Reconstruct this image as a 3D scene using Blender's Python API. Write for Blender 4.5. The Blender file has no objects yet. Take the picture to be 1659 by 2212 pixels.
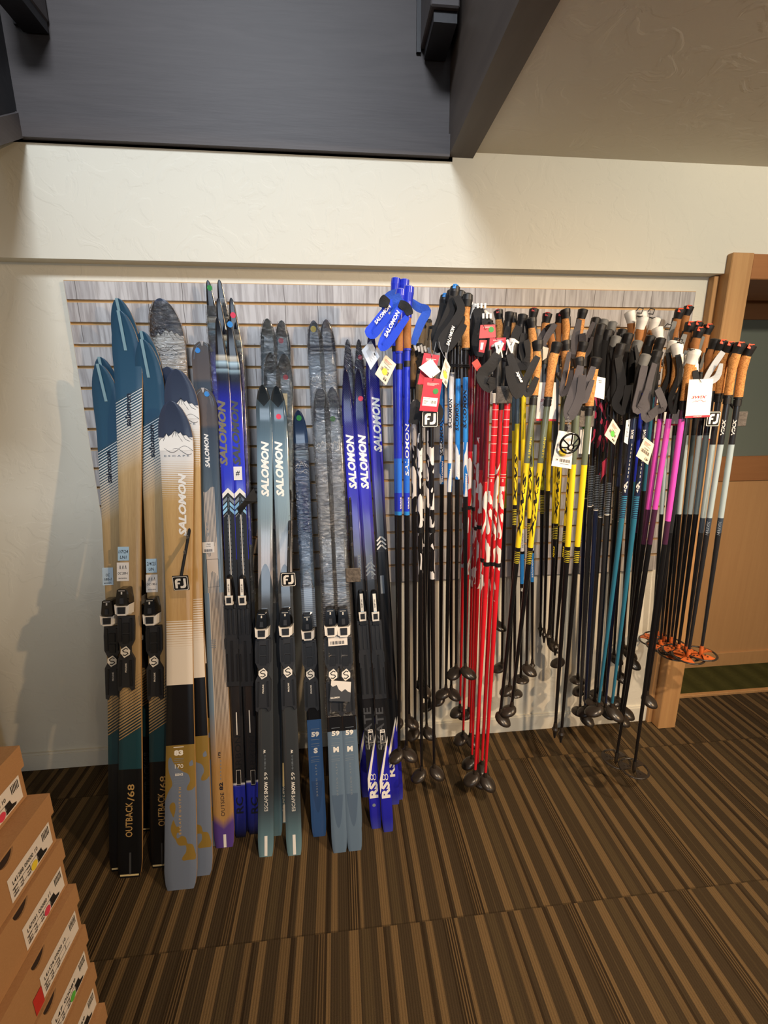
import bpy, math, random
from mathutils import Vector, Matrix
random.seed(7)
PI = math.pi
scn = bpy.context.scene
COL = scn.collection
# ---------------------------------------------------------------- camera
CAM = Vector((0.0, -1.8565, 1.6108))
RT = Vector((0.99477133, -0.10183919, -0.00766784))
UPV = Vector((0.03128977, 0.23244702, 0.97210562))
FW = Vector((0.09721608, 0.96726271, -0.23441815))
FPX = 966.18
cd = bpy.data.cameras.new('camera'); cam = bpy.data.objects.new('camera', cd); COL.objects.link(cam)
cd.sensor_fit = 'HORIZONTAL'; cd.sensor_width = 36.0; cd.lens = FPX / 1659.0 * 36.0
cd.clip_start = 0.02; cd.clip_end = 60
m = Matrix((( RT.x, UPV.x, -FW.x, CAM.x), (RT.y, UPV.y, -FW.y, CAM.y), (RT.z, UPV.z, -FW.z, CAM.z), (0, 0, 0, 1)))
cam.matrix_world = m
scn.camera = cam
# ---------------------------------------------------------------- world, lamps, exposure
w = bpy.data.worlds.new('room_air'); scn.world = w; w.use_nodes = True
bg = w.node_tree.nodes['Background']; bg.inputs[0].default_value = (0.95, 0.92, 0.92, 1); bg.inputs[1].default_value = 0.08
def area(name, loc, target, sx, sy, power, col, spread=180):
    l = bpy.data.lights.new(name, 'AREA'); l.shape = 'RECTANGLE'; l.size = sx; l.size_y = sy
    l.energy = power; l.color = col; l.spread = math.radians(spread)
    o = bpy.data.objects.new(name, l); COL.objects.link(o); o.location = loc
    o.rotation_euler = (Vector(target) - Vector(loc)).to_track_quat('-Z', 'Y').to_euler()
    return o
def spot(name, loc, target, power, col, ang=70, blend=.6, rad=.03):
    l = bpy.data.lights.new(name, 'SPOT'); l.energy = power; l.color = col
    l.spot_size = math.radians(ang); l.spot_blend = blend; l.shadow_soft_size = rad
    o = bpy.data.objects.new(name, l); COL.objects.link(o); o.location = loc
    o.rotation_euler = (Vector(target) - Vector(loc)).to_track_quat('-Z', 'Y').to_euler()
    return o
area('clerestory_window_light', (-0.40, -2.4, 4.05), (-0.3, 0.0, 2.0), 0.9, 0.45, 23, (0.84, 0.91, 1.0), 90)
area('shop_front_window_light', (-0.6, -6.2, 1.75), (0.0, 0.0, 1.4), 2.6, 1.0, 30, (0.72, 0.85, 1.0), 160)
WARM = (1.0, 0.66, 0.36)
spot('ceiling_spot_right', (2.35, -2.35, 2.42), (-0.4, -0.1, 0.3), 215, WARM, 80, .85, .035)
spot('ceiling_spot_overhead', (0.45, -2.15, 2.42), (0.95, 0.0, 0.2), 175, (1.0, .77, .55), 80, .8, .025)
spot('ceiling_spot_wallwash', (1.75, -1.5, 2.46), (1.6, 0.2, 1.6), 75, (1.0, .90, .74), 160, .9, .05)
pl_ = bpy.data.lights.new('added_fill_light', 'POINT'); pl_.energy = 34; pl_.color = (1.0, .92, .80); pl_.shadow_soft_size = .12  # fill light added to brighten the ceiling, door and post at the right
po_ = bpy.data.objects.new('added_fill_light', pl_); COL.objects.link(po_); po_.location = (1.9, -4.3, 1.7)
vs = scn.view_settings
scn.display_settings.display_device = 'sRGB'
vs.view_transform = 'Standard'; vs.look = 'None'; vs.exposure = 0.0; vs.gamma = 1.0; vs.use_curve_mapping = False

# ---------------------------------------------------------------- pixel of the photograph -> point in the room
def ray(u, v):
    return RT * ((u - 829.5) / FPX) - UPV * ((v - 1106.0) / FPX) + FW
def W(u, v, y=0.0):
    r = ray(u, v); return CAM + r * ((y - CAM.y) / r.y)
def G(u, v, z=0.0):
    r = ray(u, v); return CAM + r * ((z - CAM.z) / r.z)

# ---------------------------------------------------------------- materials
def lin(c):
    if isinstance(c, str):
        c = [int(c[i:i+2], 16) / 255 for i in (0, 2, 4)]
    return tuple((x / 12.92 if x <= .04045 else ((x + .055) / 1.055) ** 2.4) for x in c[:3]) + (1,)
MATS = {}
def mat(name, col, rough=.5, metal=0, spec=.5, bump=0, bscale=60, coat=0, alpha=1, var=0):
    if name in MATS: return MATS[name]
    mt = bpy.data.materials.new(name); mt.use_nodes = True; nt = mt.node_tree
    b = nt.nodes['Principled BSDF']
    b.inputs['Base Color'].default_value = lin(col); b.inputs['Roughness'].default_value = rough
    b.inputs['Metallic'].default_value = metal; b.inputs['Specular IOR Level'].default_value = spec
    b.inputs['Coat Weight'].default_value = coat; b.inputs['Alpha'].default_value = alpha
    if bump or var:
        tc = nt.nodes.new('ShaderNodeTexCoord'); n = nt.nodes.new('ShaderNodeTexNoise')
        n.inputs['Scale'].default_value = bscale; n.inputs['Detail'].default_value = 4
        nt.links.new(tc.outputs['Object'], n.inputs['Vector'])
        if bump:
            bp = nt.nodes.new('ShaderNodeBump'); bp.inputs['Strength'].default_value = bump; bp.inputs['Distance'].default_value = .01
            nt.links.new(n.outputs['Fac'], bp.inputs['Height']); nt.links.new(bp.outputs[0], b.inputs['Normal'])
        if var:
            c = lin(col); r = nt.nodes.new('ShaderNodeValToRGB')
            r.color_ramp.elements[0].position = .3; r.color_ramp.elements[1].position = .7
            r.color_ramp.elements[0].color = tuple(x * (1 - var) for x in c[:3]) + (1,)
            r.color_ramp.elements[1].color = tuple(min(1, x * (1 + var)) for x in c[:3]) + (1,)
            nt.links.new(n.outputs['Fac'], r.inputs[0]); nt.links.new(r.outputs[0], b.inputs['Base Color'])
    MATS[name] = mt
    return mt
class NB:
    """small node-building helper"""
    def __init__(s, name, rough=.5, spec=.5, coat=0, metal=0):
        s.m = bpy.data.materials.new(name); s.m.use_nodes = True; s.t = s.m.node_tree; s.b = s.t.nodes['Principled BSDF']
        s.b.inputs['Roughness'].default_value = rough; s.b.inputs['Specular IOR Level'].default_value = spec
        s.b.inputs['Coat Weight'].default_value = coat; s.b.inputs['Coat Roughness'].default_value = .08; s.b.inputs['Metallic'].default_value = metal
        MATS[name] = s.m
    def n(s, typ, **k):
        x = s.t.nodes.new('ShaderNode' + typ)
        for a, b in k.items(): setattr(x, a, b)
        return x
    def l(s, a, b): s.t.links.new(a, b)
    def math(s, op, a, b=None, c=None):
        x = s.n('Math', operation=op)
        for i, v in enumerate((a, b, c)):
            if v is None: continue
            if isinstance(v, (int, float)): x.inputs[i].default_value = v
            else: s.l(v, x.inputs[i])
        return x.outputs[0]
    def coord(s, kind='Object', scale=(1, 1, 1), loc=(0, 0, 0)):
        t = s.n('TexCoord'); mp = s.n('Mapping'); mp.inputs['Scale'].default_value = scale; mp.inputs['Location'].default_value = loc
        s.l(t.outputs[kind], mp.inputs['Vector']); return mp.outputs[0]
    def sep(s, v):
        x = s.n('SeparateXYZ'); s.l(v, x.inputs[0]); return x.outputs
    def comb(s, a, b, c=0):
        x = s.n('CombineXYZ')
        for i, v in enumerate((a, b, c)):
            if isinstance(v, (int, float)): x.inputs[i].default_value = v
            else: s.l(v, x.inputs[i])
        return x.outputs[0]
    def noise(s, v, scale, detail=4, dist=0, rough=.5):
        x = s.n('TexNoise'); x.inputs['Scale'].default_value = scale; x.inputs['Detail'].default_value = detail
        x.inputs['Distortion'].default_value = dist; x.inputs['Roughness'].default_value = rough
        s.l(v, x.inputs['Vector']); return x.outputs['Fac']
    def white(s, v, dim='1D'):
        x = s.n('TexWhiteNoise', noise_dimensions=dim); s.l(v, x.inputs['W' if dim == '1D' else 'Vector']); return x.outputs[0]
    def ramp(s, f, stops, interp='LINEAR'):
        x = s.n('ValToRGB'); cr = x.color_ramp; cr.interpolation = interp
        while len(cr.elements) < len(stops): cr.elements.new(.5)
        for e, (p, c) in zip(cr.elements, stops):
            e.position = p; e.color = lin(c) if not isinstance(c, (int, float)) else (c, c, c, 1)
        s.l(f, x.inputs[0]); return x.outputs[0]
    def mix(s, f, a, b, mode='MIX'):
        x = s.n('Mix', data_type='RGBA', blend_type=mode)
        for i, v in ((0, f), (6, a), (7, b)):
            if isinstance(v, (int, float)): x.inputs[i].default_value = v
            elif isinstance(v, (str, tuple, list)): x.inputs[i].default_value = lin(v)
            else: s.l(v, x.inputs[i])
        return x.outputs[2]
    def bump(s, h, strength=.3, dist=.01):
        x = s.n('Bump'); x.inputs['Strength'].default_value = strength; x.inputs['Distance'].default_value = dist
        s.l(h, x.inputs['Height']); s.l(x.outputs[0], s.b.inputs['Normal'])
    def col(s, c): s.l(c, s.b.inputs['Base Color']); return s.m

# ---------------------------------------------------------------- mesh building
class MB:
    def __init__(s): s.v = []; s.f = []; s.mi = []; s.sm = []; s.uv = {}; s.mats = []; s.x = None
    def slot(s, m):
        if m not in s.mats: s.mats.append(m)
        return s.mats.index(m)
    def add(s, vs_, fs, m, smooth=False, uv=None):
        o = len(s.v); s.v += [Vector(p) for p in vs_]; k = s.slot(m)
        for f in fs:
            s.f.append([o + i for i in f]); s.mi.append(k); s.sm.append(smooth)
        if uv:
            for i, q in enumerate(uv): s.uv[o + i] = q
    def box(s, a, b, m, bev=0):
        (x0, y0, z0), (x1, y1, z1) = a, b
        x0, x1 = min(x0, x1), max(x0, x1); y0, y1 = min(y0, y1), max(y0, y1); z0, z1 = min(z0, z1), max(z0, z1)
        if not bev:
            s.add([(x0,y0,z0),(x1,y0,z0),(x1,y1,z0),(x0,y1,z0),(x0,y0,z1),(x1,y0,z1),(x1,y1,z1),(x0,y1,z1)],
                  [(0,3,2,1),(4,5,6,7),(0,1,5,4),(1,2,6,5),(2,3,7,6),(3,0,4,7)], m)
            return
        c = bev
        def rect(z, i): return [(x0+i,y0,z),(x1-i,y0,z),(x1,y0+i,z),(x1,y1-i,z),(x1-i,y1,z),(x0+i,y1,z),(x0,y1-i,z),(x0,y0+i,z)]
        def inner(z): return [(x0+c,y0+c,z),(x1-c,y0+c,z),(x1-c,y0+c,z),(x1-c,y1-c,z),(x1-c,y1-c,z),(x0+c,y1-c,z),(x0+c,y1-c,z),(x0+c,y0+c,z)]
        R_ = [inner(z0), rect(z0 + c, c), rect(z1 - c, c), inner(z1)]
        vv = sum(R_, []); fs = [tuple(range(7, -1, -1)), tuple(range(24, 32))]
        for r in range(3):
            for i in range(8):
                j = (i + 1) % 8; fs.append((r*8+i, r*8+j, r*8+8+j, r*8+8+i))
        s.add(vv, fs, m)
    def tube(s, pts, rad, m, n=10, cap=True, flat=None, smooth=True, mats=None):
        pts = [Vector(p) for p in pts]
        if isinstance(rad, (int, float)): rad = [rad] * len(pts)
        rings = []; pu = None
        for i, p in enumerate(pts):
            a = pts[max(0, i - 1)]; b = pts[min(len(pts) - 1, i + 1)]
            t = (b - a)
            t = t.normalized() if t.length > 1e-9 else Vector((0, 0, 1))
            if pu is None:
                ref = flat if flat is not None else (Vector((0, 1, 0)) if abs(t.y) < .9 else Vector((1, 0, 0)))
                u = (ref - t * ref.dot(t)).normalized()
            else:
                u = (pu - t * pu.dot(t)).normalized()
            pu = u; v = t.cross(u)
            rr = rad[i]; ra, rb = (rr if isinstance(rr, tuple) else (rr, rr))
            rings.append([p + u * (ra * math.cos(2*PI*k/n)) + v * (rb * math.sin(2*PI*k/n)) for k in range(n)])
        for i in range(len(rings) - 1):
            fs = [(k, (k+1) % n, n + (k+1) % n, n + k) for k in range(n)]
            s.add(rings[i] + rings[i+1], fs, mats[i] if mats else m, smooth)
        if cap:
            s.add(rings[0], [tuple(range(n-1, -1, -1))], mats[0] if mats else m)
            s.add(rings[-1], [tuple(range(n))], mats[-1] if mats else m)
    def prism(s, poly, fr, to, m, m2=None):
        """poly: 2d points; fr,to: functions mapping 2d point -> 3d"""
        n = len(poly); a = [fr(p) for p in poly]; b = [to(p) for p in poly]
        s.add(a + b, [tuple(range(n - 1, -1, -1))] + [(i, (i+1) % n, n + (i+1) % n, n + i) for i in range(n)], m2 or m)
        s.add(b, [tuple(range(n))], m)
    def grid(s, rows, m, smooth=True, closed=False, uv=None):
        nr = len(rows); nc = len(rows[0]); vv = sum(rows, [])
        fs = []
        for i in range(nr - 1):
            for j in range(nc - (0 if closed else 1)):
                k = (j + 1) % nc
                fs.append((i*nc+j, i*nc+k, (i+1)*nc+k, (i+1)*nc+j))
        s.add(vv, fs, m, smooth, sum(uv, []) if uv else None)
    def build(s, name, parent=None, loc=None, weld=True):
        me = bpy.data.meshes.new(name)
        org = Vector(loc) if loc is not None else Vector((0, 0, 0))
        me.from_pydata([v - org for v in s.v], [], s.f)
        for m in s.mats: me.materials.append(m)
        me.polygons.foreach_set('material_index', s.mi); me.polygons.foreach_set('use_smooth', s.sm)
        if s.uv:
            ul = me.uv_layers.new(name='UVMap')
            for lp in me.loops:
                ul.data[lp.index].uv = s.uv.get(lp.vertex_index, (0, 0))
        me.update()
        o = bpy.data.objects.new(name, me); COL.objects.link(o)
        if parent is not None:
            o.parent = parent; o.location = org - parent.location
        else: o.location = org
        return o
def tag(o, label=None, cat=None, group=None, kind=None):
    if label: o['label'] = label
    if cat: o['category'] = cat
    if group: o['group'] = group
    if kind: o['kind'] = kind
    return o
def empty(name, loc, label, cat, group=None):
    o = bpy.data.objects.new(name, None); COL.objects.link(o); o.location = loc; o.empty_display_size = .05
    return tag(o, label, cat, group)
def struct(mb, name, label=None):
    return tag(mb.build(name), label, None, None, 'structure')
# text as flat polygons, cached
_TX = {}
def textgeo(txt, bold=0.0, shear=0.0, sx=1.0):
    k = (txt, bold, shear, sx)
    if k in _TX: return _TX[k]
    cu = bpy.data.curves.new('t', 'FONT'); cu.body = txt; cu.size = 1.0; cu.offset = bold; cu.shear = shear
    cu.align_x = 'LEFT'; cu.resolution_u = 2
    ob = bpy.data.objects.new('t', cu); COL.objects.link(ob)
    me = ob.to_mesh()
    vs_ = [(v.co.x * sx, v.co.y) for v in me.vertices]; fs = [tuple(p.vertices) for p in me.polygons]
    ob.to_mesh_clear(); bpy.data.objects.remove(ob); bpy.data.curves.remove(cu)
    if vs_:
        x0 = min(v[0] for v in vs_); x1 = max(v[0] for v in vs_); y0 = min(v[1] for v in vs_); y1 = max(v[1] for v in vs_)
        # normalised: height 1, origin at the lower left
        h = y1 - y0; vs_ = [((x - x0) / h, (y - y0) / h) for x, y in vs_]; wd = (x1 - x0) / h
    else: wd = 0
    _TX[k] = (vs_, fs, wd); return _TX[k]
def put_text(mb, txt, m, pos, height, f, vertical=False, bold=0.02, shear=0, width=None, center=True):
    """write txt on a surface. f maps (a across, b up) to 3d. vertical: text runs upward along b."""
    vs_, fs, wd = textgeo(txt, bold, shear)
    if not vs_: return
    sx = height if width is None else width / wd
    out = []
    for x, y in vs_:
        X, Y = x * sx, y * height
        if center: X -= wd * sx / 2; Y -= height / 2
        if vertical: a, b = pos[0] - Y, pos[1] + X
        else: a, b = pos[0] + X, pos[1] + Y
        out.append(f(a, b))
    mb.add(out, fs, m)
# ================================================================ THE SETTING
YW, YU, YS = 0.018, -0.035, 0.0     # lower wall, upper (furred out) wall, slatwall face
def plaster(name, col):
    k = NB(name, .85, .2); c = k.coord('Object')
    big = k.noise(c, 1.3, 3); sm = k.noise(c, 9, 6, 1.5); fine = k.noise(c, 120, 2)
    h = k.math('ADD', k.math('MULTIPLY', k.ramp(sm, [(.5, 0.0), (.58, 1.0)]), .7), k.math('MULTIPLY', fine, .12))
    k.bump(h, .22, .004)
    k.col(k.mix(k.math('MULTIPLY', big, .25), col, tuple(x * .86 for x in lin2(col))))
    return k.m
def lin2(c): return [int(c[i:i+2], 16) / 255 for i in (0, 2, 4)]
M_WALL = plaster('plaster_wall', 'DFDBCC')
M_CEIL = plaster('plaster_ceiling', 'DDD3C0')
k = NB('dark_stained_plywood', .55, .35); c = k.coord('Object', (.35, 1, 3.2)); g = k.noise(c, 4, 6, 3.0)
c2 = k.coord('Object', (2, 2, 26)); g2 = k.noise(c2, 5, 4)
k.bump(g2, .25, .002)
M_DARK = k.col(k.mix(k.math('ADD', k.math('MULTIPLY', g, .6), k.math('MULTIPLY', g2, .12)), '443F3F', '605A59'))
M_BLACKW = mat('black_stained_wood', '232225', .5, bump=.1, bscale=30)
k = NB('beam_paint', .5, .3); k.col(k.mix(k.noise(k.coord('Object', (3, .4, 3)), 6, 5), '453D3A', '625850')); M_BEAM = k.m
def woodmat(name, a, b, axis='z', scale=1.0, rough=.4):
    k = NB(name, rough, .4); sc = {'z': (14, 14, .7), 'x': (.7, 14, 14), 'y': (14, .7, 14)}[axis]
    g = k.noise(k.coord('Object', tuple(x * scale for x in sc)), 3, 5, .6); g2 = k.noise(k.coord('Object', tuple(x * 5 * scale for x in sc)), 3, 3)
    k.bump(g2, .08, .002)
    k.col(k.mix(k.math('ADD', k.math('MULTIPLY', g, .75), k.math('MULTIPLY', g2, .25)), a, b)); return k.m
M_FIR = woodmat('fir_trim_wood', 'A67649', 'CFA36E')
M_FIRX = woodmat('fir_lintel_wood', '935F39', 'AE784A', 'x')
M_FIRD = woodmat('fir_door_wood', 'B58556', 'CC9C68')
# carpet: rows of carpet tiles, stripes running away from the wall
k = NB('striped_carpet_tiles', .95, .1); s3 = k.sep(k.coord('Object'))
row = k.math('FLOOR', k.math('DIVIDE', k.math('ADD', s3[1], .79), .617))
off = k.math('MULTIPLY', k.math('MODULO', k.math('ADD', k.math('MULTIPLY', row, -.26), 10), 1.0), .405)
u = k.math('FRACT', k.math('DIVIDE', k.math('ADD', k.math('ADD', s3[0], .421), off), .405))
DK, MD, TN, LT, XD = '43382A', '534632', '6F5A3E', '7B6445', '30261C'
BR = [(0, XD), (.012, MD), (.02, XD), (.032, TN), (.040, XD), (.052, TN), (.06, XD), (.07, TN), (.078, XD), (.095, LT), (.125, DK), (.19, MD), (.197, DK), (.262, LT),
      (.335, DK), (.36, MD), (.425, DK), (.48, TN), (.53, XD), (.55, DK), (.585, LT), (.64, DK), (.745, TN)]
rampA = k.ramp(k.math('DIVIDE', u, .75), [(p / .75, c_) for p, c_ in BR], 'CONSTANT')
rampB = k.ramp(u, [(0, DK), (.745, TN), (.82, XD), (.85, DK), (.865, LT), (.915, DK)], 'CONSTANT')
sel = k.math('GREATER_THAN', u, .745)
base = k.mix(sel, rampA, rampB)
rib = k.math('PINGPONG', k.math('MULTIPLY', s3[0], 260.0), 1.0)
tuft = k.noise(k.coord('Object', (1, 1, 1)), 420, 2)
patch = k.noise(k.coord('Object'), 2.2, 3)
h = k.math('ADD', k.math('MULTIPLY', rib, .6), k.math('MULTIPLY', tuft, .8)); k.bump(h, .6, .004)
c1 = k.mix(k.math('MULTIPLY', k.math('ADD', k.math('MULTIPLY', rib, .35), k.math('MULTIPLY', tuft, .5)), .6), base, '1E1712')
edge = k.math('LESS_THAN', k.math('ABSOLUTE', k.math('SUBTRACT', k.math('FRACT', k.math('DIVIDE', k.math('ADD', s3[1], .79), .617)), .002)), .005)
c1 = k.mix(k.math('MULTIPLY', edge, .5), c1, '20180F')
M_CARPET = k.col(k.mix(k.math('MULTIPLY', patch, .25), c1, '5A4A30'))
k = NB('green_entry_carpet', .95, .1); s3 = k.sep(k.coord('Object'))
st = k.math('PINGPONG', k.math('MULTIPLY', s3[0], 16), 1.0)
M_GREEN = k.col(k.mix(k.math('MULTIPLY', st, k.noise(k.coord('Object'), 60, 3)), '3A3A1C', '55522C'))
M_GLASS = mat('dark_green_glass', '72786C', .35, spec=.5)

b = MB(); b.box((-3.4, -6.5, -.05), (3.8, YW + .25, 0), M_CARPET); b.box((1.66, YW+.25, -.05), (3.8, .9, -.001), M_CARPET)
struct(b, 'floor', 'brown striped carpet tile floor')
b = MB(); b.box((-3.4, YW, 0), (1.66, YW + .12, 2.125), M_WALL); b.box((1.66, YW, 2.11), (3.8, YW + .12, 2.125), M_WALL)
ul = W(0, 557.5, YU).z; ur = W(1565, 589.5, YU).z
b.box((-3.4, YU, (ul + ur) / 2), (3.8, YW + .12, 2.52), M_WALL)
struct(b, 'wall_back', 'cream textured plaster wall with a furred out upper band')
b = MB(); b.box((-1.62, -2.4, 0), (-1.52, YU, 2.6), M_WALL); struct(b, 'wall_left_light_block')  # unseen wall, set close in to darken the left end of the room
b = MB(); b.box((3.7, -6.5, 0), (3.8, .9, 2.6), M_WALL); struct(b, 'wall_right')
b = MB(); b.box((-3.3, YW - .014, 0), (1.60, YW, .078), M_WALL); b.box((-3.3, YW - .010, .078), (1.60, YW, .086), M_WALL)
struct(b, 'baseboard_back', 'low baseboard painted like the wall')
ZC = W(1200, 338, YU).z
b = MB(); b.box((.51, -6.5, ZC), (3.8, YU + .1, ZC + .12), M_CEIL); struct(b, 'ceiling', 'tan textured ceiling to the right of the beam')
b = MB(); b.box((-1.62, -2.4, 2.62), (-1.10, YU+.1, 2.74), M_CEIL); struct(b, 'ceiling')
# dark light well: panel above the wall, beam on the right, raking board on the left
b = MB(); b.box((-1.12, -.035, 2.455), (.44, .085, 4.6), M_DARK)
struct(b, 'wall_light_well', 'dark grey stained plywood panel above the cream wall')
b = MB(); b.box((-.995, -.055, 2.462), (.425, -.035, 2.53), M_DARK)
struct(b, 'trim_1', 'dark trim board along the foot of the plywood panel')
b = MB(); zb = W(995, 341, YU).z
b.box((.425, -6.0, zb), (.515, -.02, 3.1), M_BEAM); b.box((.425, -6.0, 3.1), (.515, -.02, 4.6), M_DARK)
struct(b, 'trim_2', 'dark brown painted beam running from the wall toward the room')
b = MB(); poly = [(-.035, 2.47), (-.62, 2.09), (-.62, 2.47), (-2.6, 2.47), (-2.6, 4.6), (-.035, 4.6)]
b.prism(poly, lambda p: (-1.09, p[0], p[1]), lambda p: (-1.0, p[0], p[1]), M_BLACKW)
poly = [(-.035, 2.47), (-.62, 2.09), (-.62, 2.16), (-.035, 2.54)]
b.prism(poly, lambda p: (-1.0, p[0], p[1]), lambda p: (-.985, p[0], p[1]), M_DARK)
struct(b, 'trim_3', 'black raking board with a grey lower lip at the upper left')
b = MB(); b.box((-1.62, -6.5, 2.50), (.43, -1.32, 2.62), M_CEIL); struct(b, 'ceiling', 'ceiling of the shop in front of the light well')
b = MB()
for i in range(8): b.box((-2.3 + i * .40, -6.1, 1.2), (-2.27 + i * .40, -6.05, 2.3), M_BLACKW)
for i in range(3): b.box((-2.3, -6.095, 1.2 + i * .53), (.53, -6.055, 1.23 + i * .53), M_BLACKW)
struct(b, 'window_1', 'mullioned shop front window behind the camera')
def dropped_post(x0, x1, z0, n, lab):
    b = MB(); b.box((x0, -.215, z0 + .03), (x1, -.04, 4.6), M_BEAM if 0 else M_DARK, .004)
    b.box((x0 + .012, -.20, z0), (x1 - .004, -.045, z0 + .031), M_BLACKW)
    b.box((x0 - .014, -.045, z0 + .02), (x0 + .001, -.036, 4.6), M_BLACKW)
    struct(b, n, lab)
zp = W(950, 131, -.045).z
pl = W(930, 75, -.215).x; pr = W(992, 78, -.215).x
dropped_post(pl, pr, zp, 'trim_4', 'dark square timber post end hanging beside the beam')
pr2 = W(31, 0, -.215).x
dropped_post(pr2 - (pr - pl), pr2, W(60, 70, -.045).z, 'trim_5', 'dark square timber post end in the top left corner')
# timber post and door on the right
YP = -.062
b = MB(); x0 = W(1583, 549, YP).x; x1 = W(1629, 546, YP).x; zt = W(1605, 545, YP).z
x0 = (x0 + W(1424, 1563, YP).x) / 2; x1 = (x1 + W(1462, 1561, YP).x) / 2
b.box((x0, YP, 0), (x1, .36, zt), M_FIR, .003); b.box((x0 - .022, -.012, 0), (x0, .05, W(1560, 592, YU).z), M_FIR, .002)
struct(b, 'door_frame_1', 'honey coloured fir post at the end of the wall')
zl = W(1650, 603, YP).z
b = MB(); b.box((x1, YP + .004, zl), (3.7, .3, zt - .002), M_FIRX, .003); struct(b, 'trim_6', 'fir lintel over the door recess')
YD = .40
D = lambda u_, v_: W(u_, v_, YD)
b = MB(); za, zb_, zc_, zd, ze = D(1640, 637).z, D(1640, 690).z, D(1640, 985).z, D(1640, 1038).z, G(1540, 1440).z
za += 0
b.box((x1, YD, zb_), (3.7, YD + .04, za), M_FIRX, .003)
b.box((x1, YD, 0.0), (x1 + .13, YD + .04, zb_), M_FIRD, .002)
b.box((x1, YD, zd), (3.7, YD + .04, zc_), M_FIRX, .003)
b.box((x1 + .13, YD + .01, .10), (3.7, YD + .035, zd), M_FIRD)
b.box((x1 + .13, YD, 0), (3.7, YD + .04, .10), M_FIRD, .002)
b.box((x1 - .1, YD - .08, za), (3.7, YD + .1, zt + .1), M_BLACKW)
door = struct(b, 'door_1', 'fir half panelled door with a dark glass upper pane')
b = MB(); b.box((x1 + .10, YD + .015, zc_), (3.7, YD + .02, zb_), M_GLASS); g_ = b.build('glass_pane', door); g_['label'] = 'dark green glass pane'
b = MB(); b.box((x1 - .02, .172, -.01), (3.7, YD, .012), M_GREEN); tag(b.build('floor_mat'), 'olive green ribbed carpet strip in front of the wooden door', 'carpet')
b = MB(); b.box((x1 - .002, .150, -.01), (3.7, .172, .014), M_FIR, .002); struct(b, 'trim_7', 'pale wooden threshold strip')

# ---------------------------------------------------------------- slatwall
k = NB('whitewashed_slatwall', .6, .3); s3 = k.sep(k.coord('Object'))
xs = k.math('DIVIDE', s3[0], .123); ip = k.math('FLOOR', xs); fx = k.math('FRACT', xs)
rowi = k.math('FLOOR', k.math('DIVIDE', s3[2], .46))
rn = k.white(k.math('ADD', k.math('MULTIPLY', rowi, 7.3), ip))
grain = k.noise(k.comb(k.math('ADD', k.math('MULTIPLY', s3[0], 55), k.math('MULTIPLY', rn, 20)), k.math('MULTIPLY', s3[2], 5)), 1.0, 5, .8)
fine = k.noise(k.comb(k.math('MULTIPLY', s3[0], 260), k.math('MULTIPLY', s3[2], 12)), 1.0, 3)
wav = k.math('ADD', fx, k.math('MULTIPLY', k.math('SUBTRACT', k.noise(k.comb(s3[2], ip), 9, 2), .5), .10))
seam = k.math('MULTIPLY', k.math('LESS_THAN', k.math('ABSOLUTE', k.math('SUBTRACT', wav, .5)), .012), k.math('GREATER_THAN', rn, .35))
c1 = k.mix(rn, 'CBC8C7', 'ACA9AA'); c1 = k.mix(k.ramp(grain, [(.42, 0.0), (.62, .75)]), c1, '938D8C')
c1 = k.mix(k.ramp(fine, [(.5, 0.0), (.75, .5)]), c1, 'C9C5C2'); c1 = k.mix(k.math('MULTIPLY', seam, .75), c1, '5A5350')
M_SLAT = k.col(c1); M_MDF = mat('mdf_edge', 'C7A06A', .7, var=.06, bscale=40)
b = MB(); X0, X1, ZT = W(137, 605).x, W(1503, 632).x, 2.049
zg = [1.9845 - .0762 * i for i in range(15)] + [.838]
top = ZT
for i, z in enumerate(zg):
    bot = z + .0035 if i < 15 else z
    b.box((X0, 0, bot), (X1, .016, top), M_SLAT)
    if i < 15:
        b.box((X0, .0105, z - .0045), (X1, .0175, z + .0035), M_MDF)
        b.add([(X0, .0002, z - .0060), (X1, .0002, z - .0060), (X1, .0105, z - .0040), (X0, .0105, z - .0040)], [(0, 1, 2, 3)], M_MDF)
        top = z - .0045
        b.box((X0, -.0002, z - .0075), (X1, .001, z - .0045), M_MDF)
b.box((X0 - .001, .001, .838), (X0, .0165, ZT), M_MDF); b.box((X1, .001, .838), (X1 + .001, .0165, ZT), M_MDF); b.box((X0, -.0002, ZT), (X1, .0165, ZT + .002), M_MDF)
tag(b.build('slatwall_panel'), 'whitewashed wood effect slatwall panel fixed to the cream wall behind skis and poles', 'display panel')

# ---------------------------------------------------------------- shoe boxes, front left
k = NB('kraft_cardboard', .8, .2); n_ = k.noise(k.coord('Object', (1, 1, 3)), 300, 2)
M_CARD = k.col(k.mix(n_, 'A57A52', 'BA9166')); M_CARDD = mat('notch_shade', '30211A', .9)  # the dark brown paints the shade inside the finger notches
M_LAB = mat('white_label', 'E9E2DA', .6); M_INK = mat('black_ink', '1B1A1A', .6); M_RED = mat('red_sticker', 'E0435F', .5); M_RED2 = mat('red_label', 'C8372F', .5)
M_YEL = mat('yellow_sticker', 'F0D73A', .5); M_GRN = mat('green_sticker', '5FBE4B', .5); M_GRD = mat('dark_green_sticker', '2F8A44', .5); M_BLU = mat('blue_sticker', '3F93E0', .5)
M_GREYI = mat('grey_ink', '6E6864', .6)
def disc(mb, c_, r, m_, f, n=18):
    mb.add([f(c_[0] + r * math.cos(2*PI*i/n), c_[1] + r * math.sin(2*PI*i/n)) for i in range(n)], [tuple(range(n))], m_)
def rect2(mb, a0, b0, a1, b1, m_, f):
    mb.add([f(a0, b0), f(a1, b0), f(a1, b1), f(a0, b1)], [(0, 1, 2, 3)], m_)
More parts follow.
